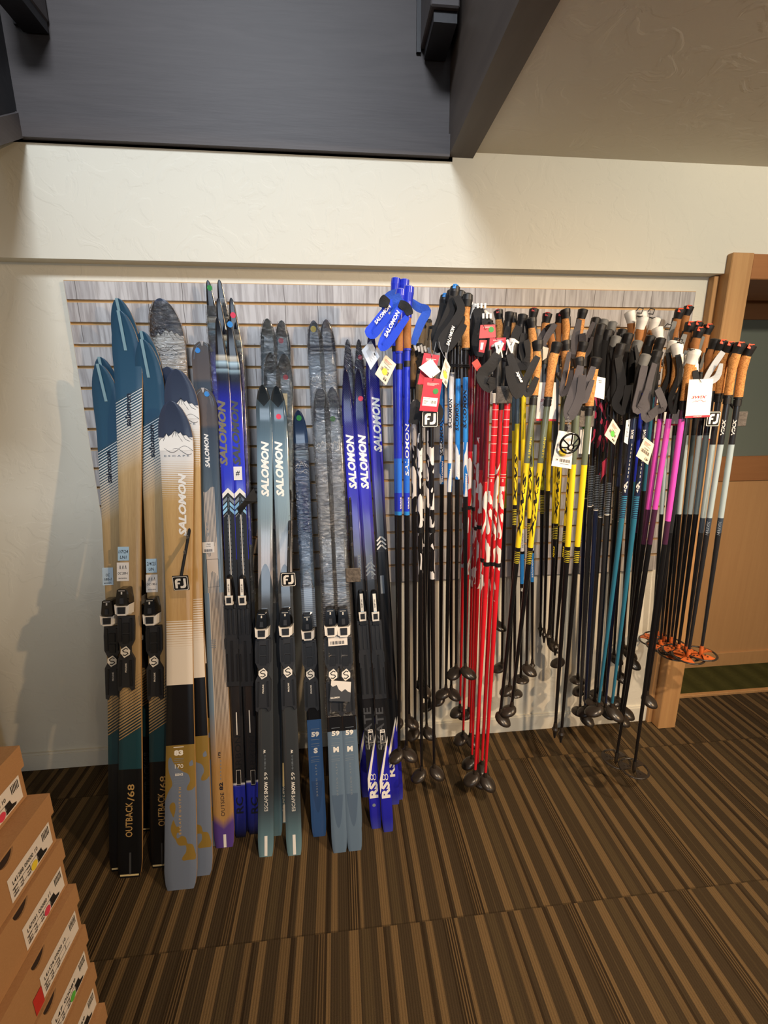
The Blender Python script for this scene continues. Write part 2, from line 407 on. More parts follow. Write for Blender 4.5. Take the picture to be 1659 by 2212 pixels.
def shoe_box(px, py, z, h, label, kind, sticker):
    """far top corner at pixel (px,py), height z; box runs toward the camera and to the left"""
    c_ = G(px, py, z); L, Wd = .36, .31
    o = empty('shoe_box', (c_.x, c_.y, z - h), label, 'shoe box', 'cardboard shoe boxes stacked at the lower left')
    x1_, y1_ = c_.x, c_.y
    lid = .046
    b = MB(); b.box((x1_ - Wd, y1_ - L, z - h + .0005), (x1_ - .004, y1_ - .004, z - .004), M_CARD)
    f = lambda a, bb, e=.0007: (x1_ - .004 + e, y1_ - .004 - L + a, z - h + bb)   # side face, a along the wall-ward axis
    # label at the far end
    l0, l1, m0, m1 = L - .124, L - .010, .009, .059
    rect2(b, l0, m0, l1, m1, M_LAB, f)
    g2 = lambda a, bb: f(a, bb, .0012)
    put_text(b, {'a': '12345 00890 10', 'b': 'L41288 00000 10', 'c': 'L47091 00080 11', 'd': 'L41524 09000 10'}.get(kind, 'L47 00089'), M_INK, (l0 + .042, m1 - .017), .0085, g2, bold=.01, width=.066)
    for r in range(3):
        for q in range(3):
            rect2(b, l0 + .006 + q * .018, m0 + .006 + r * .007, l0 + .018 + q * .018 - (q * 3 % 4) * .002, m0 + .0085 + r * .007, M_GREYI, g2)
    for q in range(6): rect2(b, l1 - .024 + q * .0035, m1 - .005, l1 - .0223 + q * .0035, m1 - .022, M_INK, g2)
    rect2(b, l0 + .006, m1 - .027, l1 - .030, m1 - .0278, M_INK, g2); rect2(b, l0 + .006, m1 - .040, l1 - .030, m1 - .0408, M_INK, g2)
    for q in range(4): rect2(b, l0 + .010 + q * .020, m1 - .028, l0 + .011 + q * .020, m1 - .040, M_INK, g2)
    if kind != 'd':   # little boot picture
        bx, by = l1 - .045, m0 + .003
        P = [(0, 0), (.026, 0), (.028, .004), (.017, .009), (.014, .020), (.002, .020), (.003, .009)]
        b.add([g2(bx + p, by + q) for p, q in P], [tuple(range(len(P)))], M_INK)
    if sticker: disc(b, (l0 + .060, m0 + .010), .0085, sticker, lambda a, bb: f(a, bb, .0016))
    if kind == 'd':
        rect2(b, l0 - .024, m0 - .004, l0 - .001, m1 - .016, M_RED2, g2)
    b.build('box_body', o)
    # lid, with a half round finger notch in its rim
    b = MB(); nm = y1_ - L + .15
    b.box((x1_ - Wd - .003, y1_ - L - .003, z - .004), (x1_, y1_, z), M_CARD)
    nm = y1_ - .124
    nseg = 12; pts = [(y1_ - L - .003, z - lid), (y1_, z - lid), (y1_, z - .004), (nm + .019, z - .004)]
    pts += [(nm + .019 * math.cos(PI * i / nseg), z - .004 - .019 * math.sin(PI * i / nseg)) for i in range(1, nseg)]
    pts += [(nm - .019, z - .004), (y1_ - L - .003, z - .004)]
    b.prism(pts, lambda p: (x1_ - .003, p[0], p[1]), lambda p: (x1_, p[0], p[1]), M_CARD)
    b.box((x1_ - Wd - .003, y1_ - .003, z - lid), (x1_ - .003, y1_, z - .004), M_CARD)
    b.box((x1_ - Wd - .003, y1_ - L - .003, z - lid), (x1_ - .003, y1_ - L, z - .004), M_CARD)
    b.box((x1_ - Wd - .003, y1_ - L, z - lid), (x1_ - Wd, y1_ - .003, z - .004), M_CARD)
    b.build('lid', o)
    b = MB()
    b.add([(x1_ - .0034, nm + .0185 * math.cos(PI * i / 12), z - .0045 - .0185 * math.sin(PI * i / 12)) for i in range(13)], [tuple(range(13))], M_CARDD)
    nt_ = b.build('finger_notch', o); nt_['label'] = 'dark half round finger notch'
HB = .1125; zt0 = .985
boxes = [((42, 1610), 'a', M_RED, 'topmost shoe box of the stack, pink dot on its label, cut by picture edge'),
 ((107, 1713), 'b', M_YEL, 'second shoe box from the top, yellow dot sticker on its white label'),
 ((133, 1811), 'c', M_RED, 'third shoe box from the top, pink dot sticker low on its white label'),
 ((164, 1908), 'd', None, 'fourth shoe box from the top, red strip beside its white label'),
 ((184, 1996), 'e', M_GRN, 'fifth shoe box from the top, green dot sticker beside a boot picture'),
 ((203, 2078), 'f', M_GRN, 'sixth shoe box from the top, label half hidden at the bottom of the picture'),
 ((226, 2165), 'g', None, 'lowest shoe box in view, only its corner shows above the lower picture edge')]
for i, (p_, kd, st_, lb) in enumerate(boxes):
    shoe_box(p_[0], p_[1], zt0 - i * HB - i * .0005, HB, lb, kd, st_)
cz = G(226, 2165, zt0 - 7 * HB)
b = MB(); b.box((cz.x - .31, cz.y - .36, 0.0), (cz.x - .01, cz.y - .01, zt0 - 7 * (HB + .0005)), M_CARD, .003)
tag(b.build('cardboard_carton'), 'plain cardboard carton on the carpet carrying the stack of shoe boxes', 'carton')
# ================================================================ SKIS
M_BLK = mat('black_plastic', '17181B', .38, bump=.03, bscale=200)
M_BLK2 = mat('black_moulded_plastic', '26282D', .42)
M_GLO = mat('glossy_black_plastic', '0C0C0E', .12, coat=.6)
M_WHP = mat('white_plastic', 'E9E6E0', .3)
M_CHR = mat('grey_metal', '9A9B9D', .3, metal=.9)
M_SIDEW = mat('pale_wood_sidewall', 'B58C58', .5, var=.12, bscale=30)
M_SIDEB = mat('black_sidewall', '1A1B1E', .4)
M_WHT = mat('white_print', 'EDEBE6', .4); M_INKB = mat('dark_print', '1B2130', .4); M_NAVY = mat('navy_print', '2E3950', .35)
M_GREYP = mat('grey_print', '7C8794', .4); M_BLUP = mat('pale_blue_print', '8FC4E8', .3); M_PBAR = mat('pale_teal_print', '7FA0AC', .4)
M_TAPE = mat('blue_tape', 'A9CBE6', .5); M_STK = mat('shop_label', 'E6E4E2', .5); M_STKB = mat('pale_blue_label', 'BCD3E6', .5)
M_TANP = mat('tan_print', 'C8A56A', .4); M_DGREY = mat('dark_grey_print', '44474D', .4); M_BPRINT = mat('deep_blue_print', '1B2A8C', .35)
M_CREAM = mat('cream_card', 'E9D9A8', .6)
# ---- top sheets: the UV map carries metres across (u) and metres from the tip (v), or 10 + metres from the tail
def topsheet(name, rough=.22, coat=.35):
    k = NB(name, rough, .5, coat); t = k.n('UVMap'); s3 = k.sep(t.outputs[0])
    k.u = s3[0]; k.d = s3[1]; k.s = k.math('SUBTRACT', s3[1], 10.0)
    k.tail = k.math('GREATER_THAN', s3[1], 5.0)
    return k
def gramp(k, x, stops, mx, interp='LINEAR'):
    return k.ramp(k.math('DIVIDE', x, mx), [(p / mx, c_) for p, c_ in stops], interp)
def woodgrain(k, a, b_, v):
    g = k.noise(k.comb(k.math('MULTIPLY', k.u, 60), k.math('MULTIPLY', v, 5)), 1.6, 5, 2.5)
    pl_ = k.white(k.math('FLOOR', k.math('DIVIDE', k.math('ADD', k.u, .5), .017)))
    return k.mix(k.math('ADD', k.math('MULTIPLY', g, .7), k.math('MULTIPLY', pl_, .5)), a, b_)
def lines(k, x, pitch, duty):
    fr = k.math('FRACT', k.math('DIVIDE', k.math('ADD', x, 5), pitch)); return k.math('LESS_THAN', fr, duty)
# teal back-country ski
k = topsheet('teal_wood_topsheet', .4, .1)
wd = woodgrain(k, 'C9AE80', '9C8158', k.d)
dd = k.math('ADD', k.d, k.math('MULTIPLY', k.u, .62))
T_ = k.math('DIVIDE', k.math('SUBTRACT', dd, .265), .29)
ltc = k.mix(k.ramp(T_, [(.2, 0.0), (.95, 1.0)]), 'D5D8D6', wd)
st = lines(k, dd, .0098, k.math('ADD', k.math('MULTIPLY', T_, .85), .25))
top = k.mix(k.math('GREATER_THAN', T_, 0), '1F4862', k.mix(st, '1F4358', ltc))
ss = k.math('ADD', k.s, k.math('MULTIPLY', k.u, -.62))
T2 = k.math('DIVIDE', k.math('SUBTRACT', ss, .50), .30)
st2 = lines(k, ss, .0105, k.math('ADD', k.math('MULTIPLY', T2, .95), .35))
bot = k.mix(st2, '1B3440', wd)
bot = k.mix(k.math('LESS_THAN', T2, 0), bot, '1B4552')
bot = k.mix(k.math('LESS_THAN', k.s, .377), bot, '0E1116')
M_OUT = k.col(k.mix(k.tail, top, bot))
# navy / white / wood wide ski
k = topsheet('navy_white_wood_topsheet', .35, .15)
wd = woodgrain(k, 'D2B27C', 'B08A52', k.d)
l1 = lines(k, k.d, .0068, k.math('SUBTRACT', 1.0, k.math('DIVIDE', k.math('SUBTRACT', k.d, .195), .15)))
top = k.mix(l1, wd, 'DDD9D3')
top = k.mix(k.math('GREATER_THAN', k.d, .195), 'DDDAD6', top); top = k.mix(k.math('GREATER_THAN', k.d, .118), '333E55', top)
l2 = lines(k, k.s, .0085, k.math('DIVIDE', k.math('SUBTRACT', 1.03, k.s), .22))
bot = k.mix(l2, wd, 'E6DDD0'); bot = k.mix(k.math('LESS_THAN', k.s, .80), bot, 'E6DDD0'); bot = k.mix(k.math('LESS_THAN', k.s, .688), bot, '0C0B0D')
blob = k.noise(k.comb(k.math('MULTIPLY', k.u, 14), k.math('MULTIPLY', k.s, 7.5), .3), 1.0, 1, .6)
ty = k.math('ADD', blob, k.math('MULTIPLY', k.math('SUBTRACT', k.s, .25), .7))
cam_ = k.mix(k.math('GREATER_THAN', ty, .535), '6F7B90', '8A7134')
bot = k.mix(k.math('LESS_THAN', k.s, .482), bot, cam_)
M_ESC = k.col(k.mix(k.tail, top, bot))
# grey-blue ski with fine lengthwise lines
k = topsheet('slate_and_beige_topsheet', .3, .25)
base = gramp(k, k.d, [(0, '57524F'), (.05, '605756'), (.13, '6B605C'), (.145, '4A525C'), (.3, '4F5D69'), (.5, '6F8290'), (.75, '8FA3B0'), (1.0, '9AA9B4')], 1.2)
ln = lines(k, k.u, .0052, .38)
wav = k.noise(k.comb(k.math('MULTIPLY', k.u, 14), k.math('MULTIPLY', k.d, 3.4)), 1.0, 1)
beige = k.mix(k.math('MULTIPLY', ln, k.math('GREATER_THAN', wav, .47)), 'C9BDB2', '56606B')
inr = k.math('MULTIPLY', k.math('LESS_THAN', k.u, .019), k.math('GREATER_THAN', k.u, -.022))
selb = k.math('MULTIPLY', inr, k.math('GREATER_THAN', k.math('ADD', k.d, k.math('MULTIPLY', wav, .25)), .50))
lnz = k.math('MULTIPLY', ln, k.ramp(k.d, [(.27, 0.0), (.40, .6)]))
top = k.mix(selb, k.mix(lnz, base, '39424D'), beige)
band = k.mix(k.math('LESS_THAN', k.u, -.018), 'C6BBB0', '7C95AE')
bl = k.mix(k.math('MULTIPLY', ln, k.math('GREATER_THAN', k.u, -.014)), band, '5B5350')
low = k.mix(k.ramp(k.s, [(.30, 1.0), (.52, 0.0)]), bl, k.mix(k.math('MULTIPLY', ln, .25), woodgrain(k, 'C79F68', 'A67C48', k.s), '8A6A44'))
ty = k.math('ADD', k.s, k.math('MULTIPLY', k.math('ABSOLUTE', k.u), -.9))
low = k.mix(k.ramp(ty, [(.065, 1.0), (.10, 0.0)]), low, '5A4390')
M_OUTS = k.col(k.mix(k.tail, top, low))
# blue race ski, herringbone below
k = topsheet('blue_race_topsheet', .16, .7)
hb = k.math('ADD', k.d, k.math('MULTIPLY', k.math('ABSOLUTE', k.u), 1.1))
fine = lines(k, hb, .005, .5)
top = gramp(k, k.d, [(0, '0B0B0D'), (.115, '0D0D10'), (.12, 'CFC6B0'), (.133, 'A99F88'), (.134, '11141C'), (.14, 'B9D8E6'), (.16, '14181F'), (.165, 'A7C4D4'), (.18, '2A3140'), (.2, '23283C'), (.27, '2A33A8'), (.40, '2E3FD2'), (.6, '2B36C6')], 1.0)
top = k.mix(k.math('MULTIPLY', fine, k.ramp(k.d, [(.19, .5), (.36, 0.0)])), top, '15182A')
M_RC = k.col(k.mix(k.tail, top, gramp(k, k.s, [(0, '15161C'), (.04, '20296F'), (.16, '2530A8'), (.205, '2530A8'), (.206, 'E4E2E0'), (.2155, 'E4E2E0'), (.216, '23252A'), (1.2, '2C2F35')], 1.5, 'LINEAR')))
# slate blue touring ski
k = topsheet('slate_blue_topsheet', .12, .8)
vt = k.math('ADD', k.d, k.math('MULTIPLY', k.math('ABSOLUTE', k.u), 1.1))
top = gramp(k, k.d, [(0, '3C4C55'), (.06, '42535D'), (.16, '5C7484'), (.3, '7894A6'), (.48, '8DA6B6'), (.62, 'A7A2A4')], .8)
ln = lines(k, k.u, .0030, .42)
lz = k.ramp(k.d, [(.02, .55), (.17, .25), (.22, 0.0), (.40, 0.0), (.48, .5)])
top = k.mix(k.math('MULTIPLY', ln, lz), top, '3A4650')
top = k.mix(k.math('LESS_THAN', vt, .072), top, '22282C')
arch = k.math('ADD', k.d, k.math('MULTIPLY', k.math('MULTIPLY', k.u, k.u), -120))
top = k.mix(k.math('GREATER_THAN', arch, .648), top, '454C54')
low = gramp(k, k.s, [(0, '6C8C96'), (.08, '5C7A86'), (.16, '42505A'), (.24, '363B40'), (1.2, '42474E')], 1.5)
M_E59 = k.col(k.mix(k.tail, top, low))
# pale blue touring ski with mountain drawing
def snow(name, tailc, wrap=False):
    k = topsheet(name, .14, .8)
    top = gramp(k, k.d, [(0, '22304A'), (.09, '2C3F5C'), (.145, '2E4564'), (.15, 'A9C0D0'), (.163, '4B617A'), (.17, 'A7BFD0'), (.19, '3B5478'), (.24, '56719A'), (.45, '6E8BB2'), (.66, '7D9CBC')], .8)
    if wrap: top = gramp(k, k.d, [(0, '1F2B40'), (.10, '2A3B56'), (.125, '8FA0B2'), (.14, '9FB0C0'), (.3, '9CA4B0'), (.66, '9AA6B4')], .8)  # wrapped skis: the film's pale haze is put into the top colour
    arch = k.math('ADD', k.d, k.math('MULTIPLY', k.math('MULTIPLY', k.u, k.u), -120))
    hl = lines(k, k.d, .0075, .45)
    low1 = k.mix(hl, '8A97A6', '56637A')
    top = k.mix(k.math('GREATER_THAN', arch, .615), top, low1)
    low = k.mix(k.math('GREATER_THAN', k.s, .443), tailc, '191B20')
    low = k.mix(k.math('GREATER_THAN', k.s, .80), low, low1)
    bl = k.math('SUBTRACT', k.s, k.math('ADD', .09, k.math('MULTIPLY', k.math('MULTIPLY', k.u, k.u), 260)))
    low = k.mix(k.math('MULTIPLY', k.math('MULTIPLY', k.math('GREATER_THAN', bl, 0), k.math('LESS_THAN', k.s, .21)), .35), low, '2B3F60')
    return k.col(k.mix(k.tail, top, low))
M_SN1 = snow('blue_touring_topsheet', '3A5E92'); M_SN2 = snow('grey_blue_film_haze_topsheet', '62788F', True)
# violet-blue carbon race ski
k = topsheet('violet_blue_race_topsheet', .2, .5)
car = lines(k, k.math('ADD', k.d, k.math('MULTIPLY', k.u, -.9)), .0066, .4)
top = gramp(k, k.d, [(0, '171730'), (.1, '1F1F5E'), (.24, '2B2C9C'), (.4, '2D30C0'), (.5, '3430B0'), (.60, '44408E'), (.70, '3C3A48'), (.82, '303136')], 1.0)
top = k.mix(k.math('MULTIPLY', car, k.ramp(k.d, [(.2, .7), (.3, 0.0)])), top, '0F1024')
M_RS = k.col(k.mix(k.tail, top, gramp(k, k.s, [(0, '3A41A0'), (.05, '2326A4'), (.1, '2426AE'), (.33, '2426AE'), (.335, '1D1E22'), (1.2, '26282D')], 1.5)))

# clear wrapping film
k = bpy.data.materials.new('clear_plastic_film'); k.use_nodes = True; nt = k.node_tree; nt.nodes.clear()
o_ = nt.nodes.new('ShaderNodeOutputMaterial'); tr = nt.nodes.new('ShaderNodeBsdfTransparent'); gl = nt.nodes.new('ShaderNodeBsdfGlossy'); mx = nt.nodes.new('ShaderNodeMixShader')
gl.inputs['Roughness'].default_value = .2; fr_ = nt.nodes.new('ShaderNodeFresnel'); fr_.inputs[0].default_value = 1.6
tc = nt.nodes.new('ShaderNodeTexCoord'); nz = nt.nodes.new('ShaderNodeTexNoise'); nz.inputs['Scale'].default_value = 30; nz.inputs['Detail'].default_value = 5; nz.inputs['Distortion'].default_value = 2.2
mp = nt.nodes.new('ShaderNodeMapping'); mp.inputs['Scale'].default_value = (1, 1, 2.2); bp = nt.nodes.new('ShaderNodeBump'); bp.inputs['Strength'].default_value = .9; bp.inputs['Distance'].default_value = .012
nt.links.new(tc.outputs['Object'], mp.inputs[0]); nt.links.new(mp.outputs[0], nz.inputs['Vector']); nt.links.new(nz.outputs[0], bp.inputs['Height'])
nt.links.new(bp.outputs[0], gl.inputs['Normal']); nt.links.new(bp.outputs[0], fr_.inputs['Normal'])
ma = nt.nodes.new('ShaderNodeMath'); ma.operation = 'MULTIPLY_ADD'; ma.inputs[1].default_value = 2.6; ma.inputs[2].default_value = .0
nt.links.new(fr_.outputs[0], ma.inputs[0]); nt.links.new(ma.outputs[0], mx.inputs[0]); nt.links.new(tr.outputs[0], mx.inputs[1]); nt.links.new(gl.outputs[0], mx.inputs[2]); nt.links.new(mx.outputs[0], o_.inputs[0])
M_FILM = k

class Ski:
    def __init__(s, tip, tail, yt, hw, m, side, label, group, curl=.05, lc=.20, lt=.12, tipkind='round', thick=.011, tz=0.0):
        """tip, tail: pixels; yt: distance of the tip from the wall; hw: half widths at shovel, waist, tail"""
        s.T = G(tail[0], tail[1], tz); P = W(tip[0], tip[1], yt); s.hw = hw; s.lt = lt; s.lc = lc; s.curl = curl; s.kind = tipkind; s.th = thick
        nn = Vector((0, -1, .2)).normalized()
        for _ in range(4):
            e = (P - nn * curl - s.T); s.L = e.length; e.normalize()
            x = Vector((1, 0, 0)); x = (x - e * x.dot(e)).normalized(); nn = x.cross(e)
        s.e, s.x, s.n = e, x, nn
        s.root = empty('ski', s.T, label, 'ski', group)
        s.mb = MB(); s.body(m, side)
    def off(s, q):
        z = s.L - s.lc; o = 0
        if q > z: o += s.curl * ((q - z) / s.lc) ** 2
        return o - .010 * math.sin(PI * min(1, max(0, q / s.L)))
    def P(s, t, q, h=0.0): return s.T + s.x * t + s.e * q + s.n * (s.off(q) + h)
    def w(s, q):
        d = s.L - q; a, b_, c_ = s.hw
        if q < .5 * s.L: u_ = q / (.5 * s.L); wv = c_ + (b_ - c_) * (3*u_*u_ - 2*u_**3)
        else: u_ = (q - .5 * s.L) / (.5 * s.L - s.lt); u_ = min(1, u_); wv = b_ + (a - b_) * (u_ ** 1.6)
        if d < s.lt:
            r = (s.lt - d) / s.lt
            if s.kind == 'sharp': wv = a * ((1 - r) * .66 + .34 * math.sqrt(max(0, 1 - r ** 14)))
            elif s.kind == 'blunt': wv = a * max(0, 1 - r ** 3.2) ** .5
            else: wv = a * max(0, 1 - r ** 2.1) ** .52
            wv = max(wv, .0015)
        if q < .055: wv *= .80 + .20 * math.sqrt(q / .055)
        return wv
    def body(s, m, side):
        qs = [0, .015, .035, .06, .1] ; n = 50
        qs += [.1 + (s.L - s.lt - .1) * i / n for i in range(1, n + 1)]
        qs += [s.L - s.lt + s.lt * (1 - (1 - i / 14) ** 1.8) for i in range(1, 15)]
        ac = [-1, -.97, -.5, 0, .5, .97, 1]
        th = lambda q: s.th * (.45 + .55 * min(1, (s.L - q) / .35)) * (.6 + .4 * min(1, q / .2))
        def rows(qq, tailuv):
            R_, U = [], []
            for q in qq:
                w_ = s.w(q); R_.append([s.P(a * w_, q, -.0012 if abs(a) == 1 else 0) for a in ac])
                U.append([(a * w_, 10 + q if tailuv else s.L - q) for a in ac])
            return R_, U
        hm = min(range(len(qs)), key=lambda i: abs(qs[i] - .55 * s.L))
        r, u_ = rows(qs[:hm + 1], True); s.mb.grid(r, m, True, uv=u_)
        r, u_ = rows(qs[hm:], False); s.mb.grid(r, m, True, uv=u_)
        for sg in (-1, 1):
            A = [[s.P(sg * s.w(q), q, -.0012), s.P(sg * s.w(q), q, -th(q))][::-sg] for q in qs]
            s.mb.grid(A, side, True)
        B_ = [[s.P(s.w(q), q, -th(q)), s.P(-s.w(q), q, -th(q))] for q in qs]; s.mb.grid(B_, M_SIDEB, True)
        for q in (qs[0], qs[-1]):
            w_ = s.w(q); s.mb.add([s.P(-w_, q, -th(q)), s.P(w_, q, -th(q)), s.P(w_, q, -.0012), s.P(-w_, q, -.0012)], [(0, 1, 2, 3)] if q == qs[0] else [(3, 2, 1, 0)], side)
    def inv(s, u_, v_, hz=0.0):
        r = ray(u_, v_); q = s.L / 2
        for _ in range(5):
            t = ((s.T + s.n * (s.off(q) + hz)) - CAM).dot(s.n) / r.dot(s.n); X = CAM + r * t - s.T
            q = X.dot(s.e)
        return X.dot(s.x), q
    def f(s, h=.0007): return lambda a, b_: s.P(a, b_, h)
    # ---- prints, by pixel
    def text(s, txt, u_, v0, v1, hpx, m, bold=.02, shear=0, h=.0007):
        """vertical lettering between rows v0 (top) and v1 (bottom), centred on column u_"""
        t0, q1 = s.inv(u_, v0); t1, q0 = s.inv(u_, v1); ta, _ = s.inv(u_ - hpx / 2, (v0 + v1) / 2); tb, _ = s.inv(u_ + hpx / 2, (v0 + v1) / 2)
        t, _ = s.inv(u_, (v0 + v1) / 2)
        put_text(s.mb, txt, m, (t, (q0 + q1) / 2), tb - ta, s.f(h), True, bold, shear, width=q1 - q0)
    def htext(s, txt, u_, v_, hpx, m, bold=.02, wpx=None):
        t, q = s.inv(u_, v_); _, qa = s.inv(u_, v_ - hpx / 2); _, qb = s.inv(u_, v_ + hpx / 2)
        wv = None
        if wpx: wv = s.inv(u_ + wpx / 2, v_)[0] - s.inv(u_ - wpx / 2, v_)[0]
        put_text(s.mb, txt, m, (t, q), qa - qb, s.f(), False, bold, 0, width=wv)
    def rect(s, u0, v0, u1, v1, m, h=.0006):
        um, vm = (u0 + u1) / 2, (v0 + v1) / 2
        ta = s.inv(u0, vm)[0]; tb = s.inv(u1, vm)[0]; qa = s.inv(um, v1)[1]; qb = s.inv(um, v0)[1]
        rect2(s.mb, ta, qa, tb, qb, m, s.f(h)); return ta, qa, tb, qb
    def dot(s, u_, v_, m, r=.0095, h=.0012):
        t, q = s.inv(u_, v_); b = MB(); disc(b, (t, q), r, m, s.f(h)); disc(b, (t, q), r, m, s.f(h - .0006))
        o = b.build('dot_sticker', s.root, s.T); o['label'] = m.name.replace('_', ' ').replace('sticker', 'round price sticker')
    def line(s, pts, wd_, m, h=.0013):
        """pts in metres (t, q)"""
        for (a0, b0), (a1, b1) in zip(pts, pts[1:]):
            dx, dy = a1 - a0, b1 - b0; l = math.hypot(dx, dy) or 1; nx, ny = -dy / l * wd_ / 2, dx / l * wd_ / 2; ex, ey = dx / l * wd_ * .4, dy / l * wd_ * .4
            s.mb.add([s.P(a0 + nx - ex, b0 + ny - ey, h), s.P(a0 - nx - ex, b0 - ny - ey, h), s.P(a1 - nx + ex, b1 - ny + ey, h), s.P(a1 + nx + ex, b1 + ny + ey, h)], [(0, 1, 2, 3)], m)
    def label(s, u0, v0, u1, v1, m, rows=(), lab='white paper label', barcode=False, hh_=0.0):
        b = MB(); um, vm = (u0 + u1) / 2, (v0 + v1) / 2
        ta = s.inv(u0, vm)[0]; tb = s.inv(u1, vm)[0]; qa = s.inv(um, v1)[1]; qb = s.inv(um, v0)[1]
        rect2(b, ta, qa, tb, qb, m, s.f(hh_ + .0022)); rect2(b, ta, qa, tb, qb, m, s.f(hh_ + .0012)); f2 = s.f(hh_ + .0026)
        for fy, txt, hh, ww in rows:
            put_text(b, txt, M_INKB, ((ta + tb) / 2, qb + (qa - qb) * fy), (qb - qa) * hh, f2, False, .01, .15, width=(tb - ta) * ww)
        if barcode:
            for i in range(12): rect2(b, ta + (tb - ta) * (.12 + .06 * i), qa + (qb - qa) * .1, ta + (tb - ta) * (.145 + .06 * i + .01 * (i % 3)), qa + (qb - qa) * .34, M_INKB, f2)
        o = b.build('paper_label', s.root, s.T); o['label'] = lab
    def mountains(s, q0, m, wln=.0012, fill=None, mf=None):
        """zigzag mountain drawing across the ski around q0"""
        w_ = s.w(q0) * .97; X = lambda a: a * w_; Y = lambda c_: q0 + c_ * .022 * (w_ / .05 + .3)
        ridge = [(-1, .1), (-.86, .45), (-.72, .5), (-.52, 1.0), (-.38, .7), (-.2, .9), (.02, 1.35), (.2, .95), (.34, 1.1), (.5, .75), (.66, .8), (.84, .45), (1, .25)]
        if fill:
            s.mb.add([s.P(X(a), Y(c_), .0009) for a, c_ in ridge] + [s.P(X(1), Y(-.9), .0009), s.P(X(-1), Y(-.9), .0009)], [tuple(range(len(ridge) + 2))], fill)
        s.line([(X(a), Y(c_)) for a, c_ in ridge], wln, m)
        for pl_ in ([(-.52, 1.0), (-.75, .1), (-.95, -.2)], [(-.52, 1.0), (-.3, .35), (-.42, -.1)], [(.02, 1.35), (-.25, .3), (-.2, -.1)], [(.02, 1.35), (.25, .5), (.4, .1)], [(.34, 1.1), (.6, .3), (.85, .1)], [(.02, 1.35), (.05, .5)], [(-.95, -.2), (-.6, .2), (-.42, -.1)]):
            s.line([(X(a), Y(c_)) for a, c_ in pl_], wln, m)
        for sg in (0, 1):
            cur = [(-1 + .1 * i, -.75 + (.35 * math.cos(i * .42 + sg * 2.2)) - .25 * sg) for i in range(0, 21)]
            if sg: cur = cur[8:20]
            s.line([(X(a), Y(c_)) for a, c_ in cur], wln * .9, m)
    def wrap(s, q0, q1, amp=.004, extra=.004, seed=1):
        rnd = random.Random(seed); b = MB(); n = int((q1 - q0) / .02); R_ = []
        for i in range(n + 1):
            q = q0 + (q1 - q0) * i / n; w_ = s.w(min(q, s.L - .004)) + extra; j = rnd.uniform(-1, 1) * amp; j2 = rnd.uniform(-1, 1) * amp * .6
            R_.append([s.P(-w_, q, -.004), s.P(-w_ * .96, q, .004 + amp * .4), s.P(-w_ * .4, q, .005 + abs(j)), s.P(w_ * .3, q, .005 + abs(j2)), s.P(w_ * .95, q, .004 + amp * .3), s.P(w_, q, -.004)])
        b.grid(R_, M_FILM, True); o = b.build('plastic_wrap', s.root, s.T); o['label'] = 'clear wrinkled plastic wrapping'
    # ---- bindings
    def ob(s, t, q0, q1, f0, z=0): pass
    def touring_binding(s, u_, v0, v1, cap=M_GLO):
        """v0: top row of the toe cap, v1: bottom row of the heel plate"""
        t, qt = s.inv(u_, v0); _, qb = s.inv(u_, v1); Lb = qt - qb; b0 = qb; t = (t + s.inv(u_, (v0 + v1) / 2)[0]) / 2
        K = Lb / .375; t = max(-.01, min(.01, t))
        Y = lambda c_: b0 + c_ * K
        def slab(mb, out, h0, h1, m, taper=.0015):
            n = len(out); A = [s.P(t + a, Y(c_), h0) for a, c_ in out]
            cx = sum(a for a, _ in out) / n; cy = sum(c_ for _, c_ in out) / n
            B_ = []
            for a, c_ in out:
                l = math.hypot(a - cx, c_ - cy) or 1; B_.append(s.P(t + a - (a - cx) / l * taper, Y(c_ - (c_ - cy) / l * taper), h1))
            mb.add(A + B_, [(i, (i + 1) % n, n + (i + 1) % n, n + i) for i in range(n)], m); mb.add(B_, [tuple(range(n))], m)
        sym = lambda r: [(-a, c_) for a, c_ in r] + [(a, c_) for a, c_ in reversed(r)]
        b = MB()
        # heel plate, neck and front plate in one moulding, counter clockwise
        left = [(.013, .012), (.020, 0.0), (.027, .004), (.028, .06), (.029, .115), (.026, .122), (.017, .138), (.0165, .158), (.020, .164), (.028, .182), (.029, .235), (.027, .270)]
        out = [(-a, c_) for a, c_ in left][::-1] + [(-.006, .014), (.006, .014)] + left
        slab(b, out, 0, .009, M_BLK2, .0012)
        for sg in (-1, 1):
            slab(b, [(sg * .0175 - .0035, .178), (sg * .0175 + .0035, .178), (sg * .0175 + .0035, .262), (sg * .0175 - .0035, .262)], .008, .0125, M_BLK)
            slab(b, [(sg * .019 - .003, .018), (sg * .019 + .003, .018), (sg * .016 + .003, .112), (sg * .016 - .003, .112)], .008, .012, M_BLK)
        slab(b, [(-.011, .17), (.011, .17), (.011, .205), (-.011, .205)], .008, .0115, M_BLK)
        slab(b, [(-.011, .209), (.011, .209), (.011, .245), (-.011, .245)], .008, .0115, M_BLK)
        # marks
        g = lambda a, c_: s.P(t + a, Y(c_), .0135)
        cy = .142; D_ = [(-.016, cy - .004), (-.004, cy - .021), (.015, cy - .010), (.016, cy + .006), (.003, cy + .021), (-.015, cy + .010)]
        b.add([g(*p) for p in D_], [tuple(range(6))], M_WHT)
        g3 = lambda a, c_: s.P(t + a, Y(c_), .0139)
        S_ = [(.008, .010), (.001, .013), (-.009, .006), (-.006, .001), (.006, -.001), (.009, -.006), (.000, -.012), (-.008, -.010)]
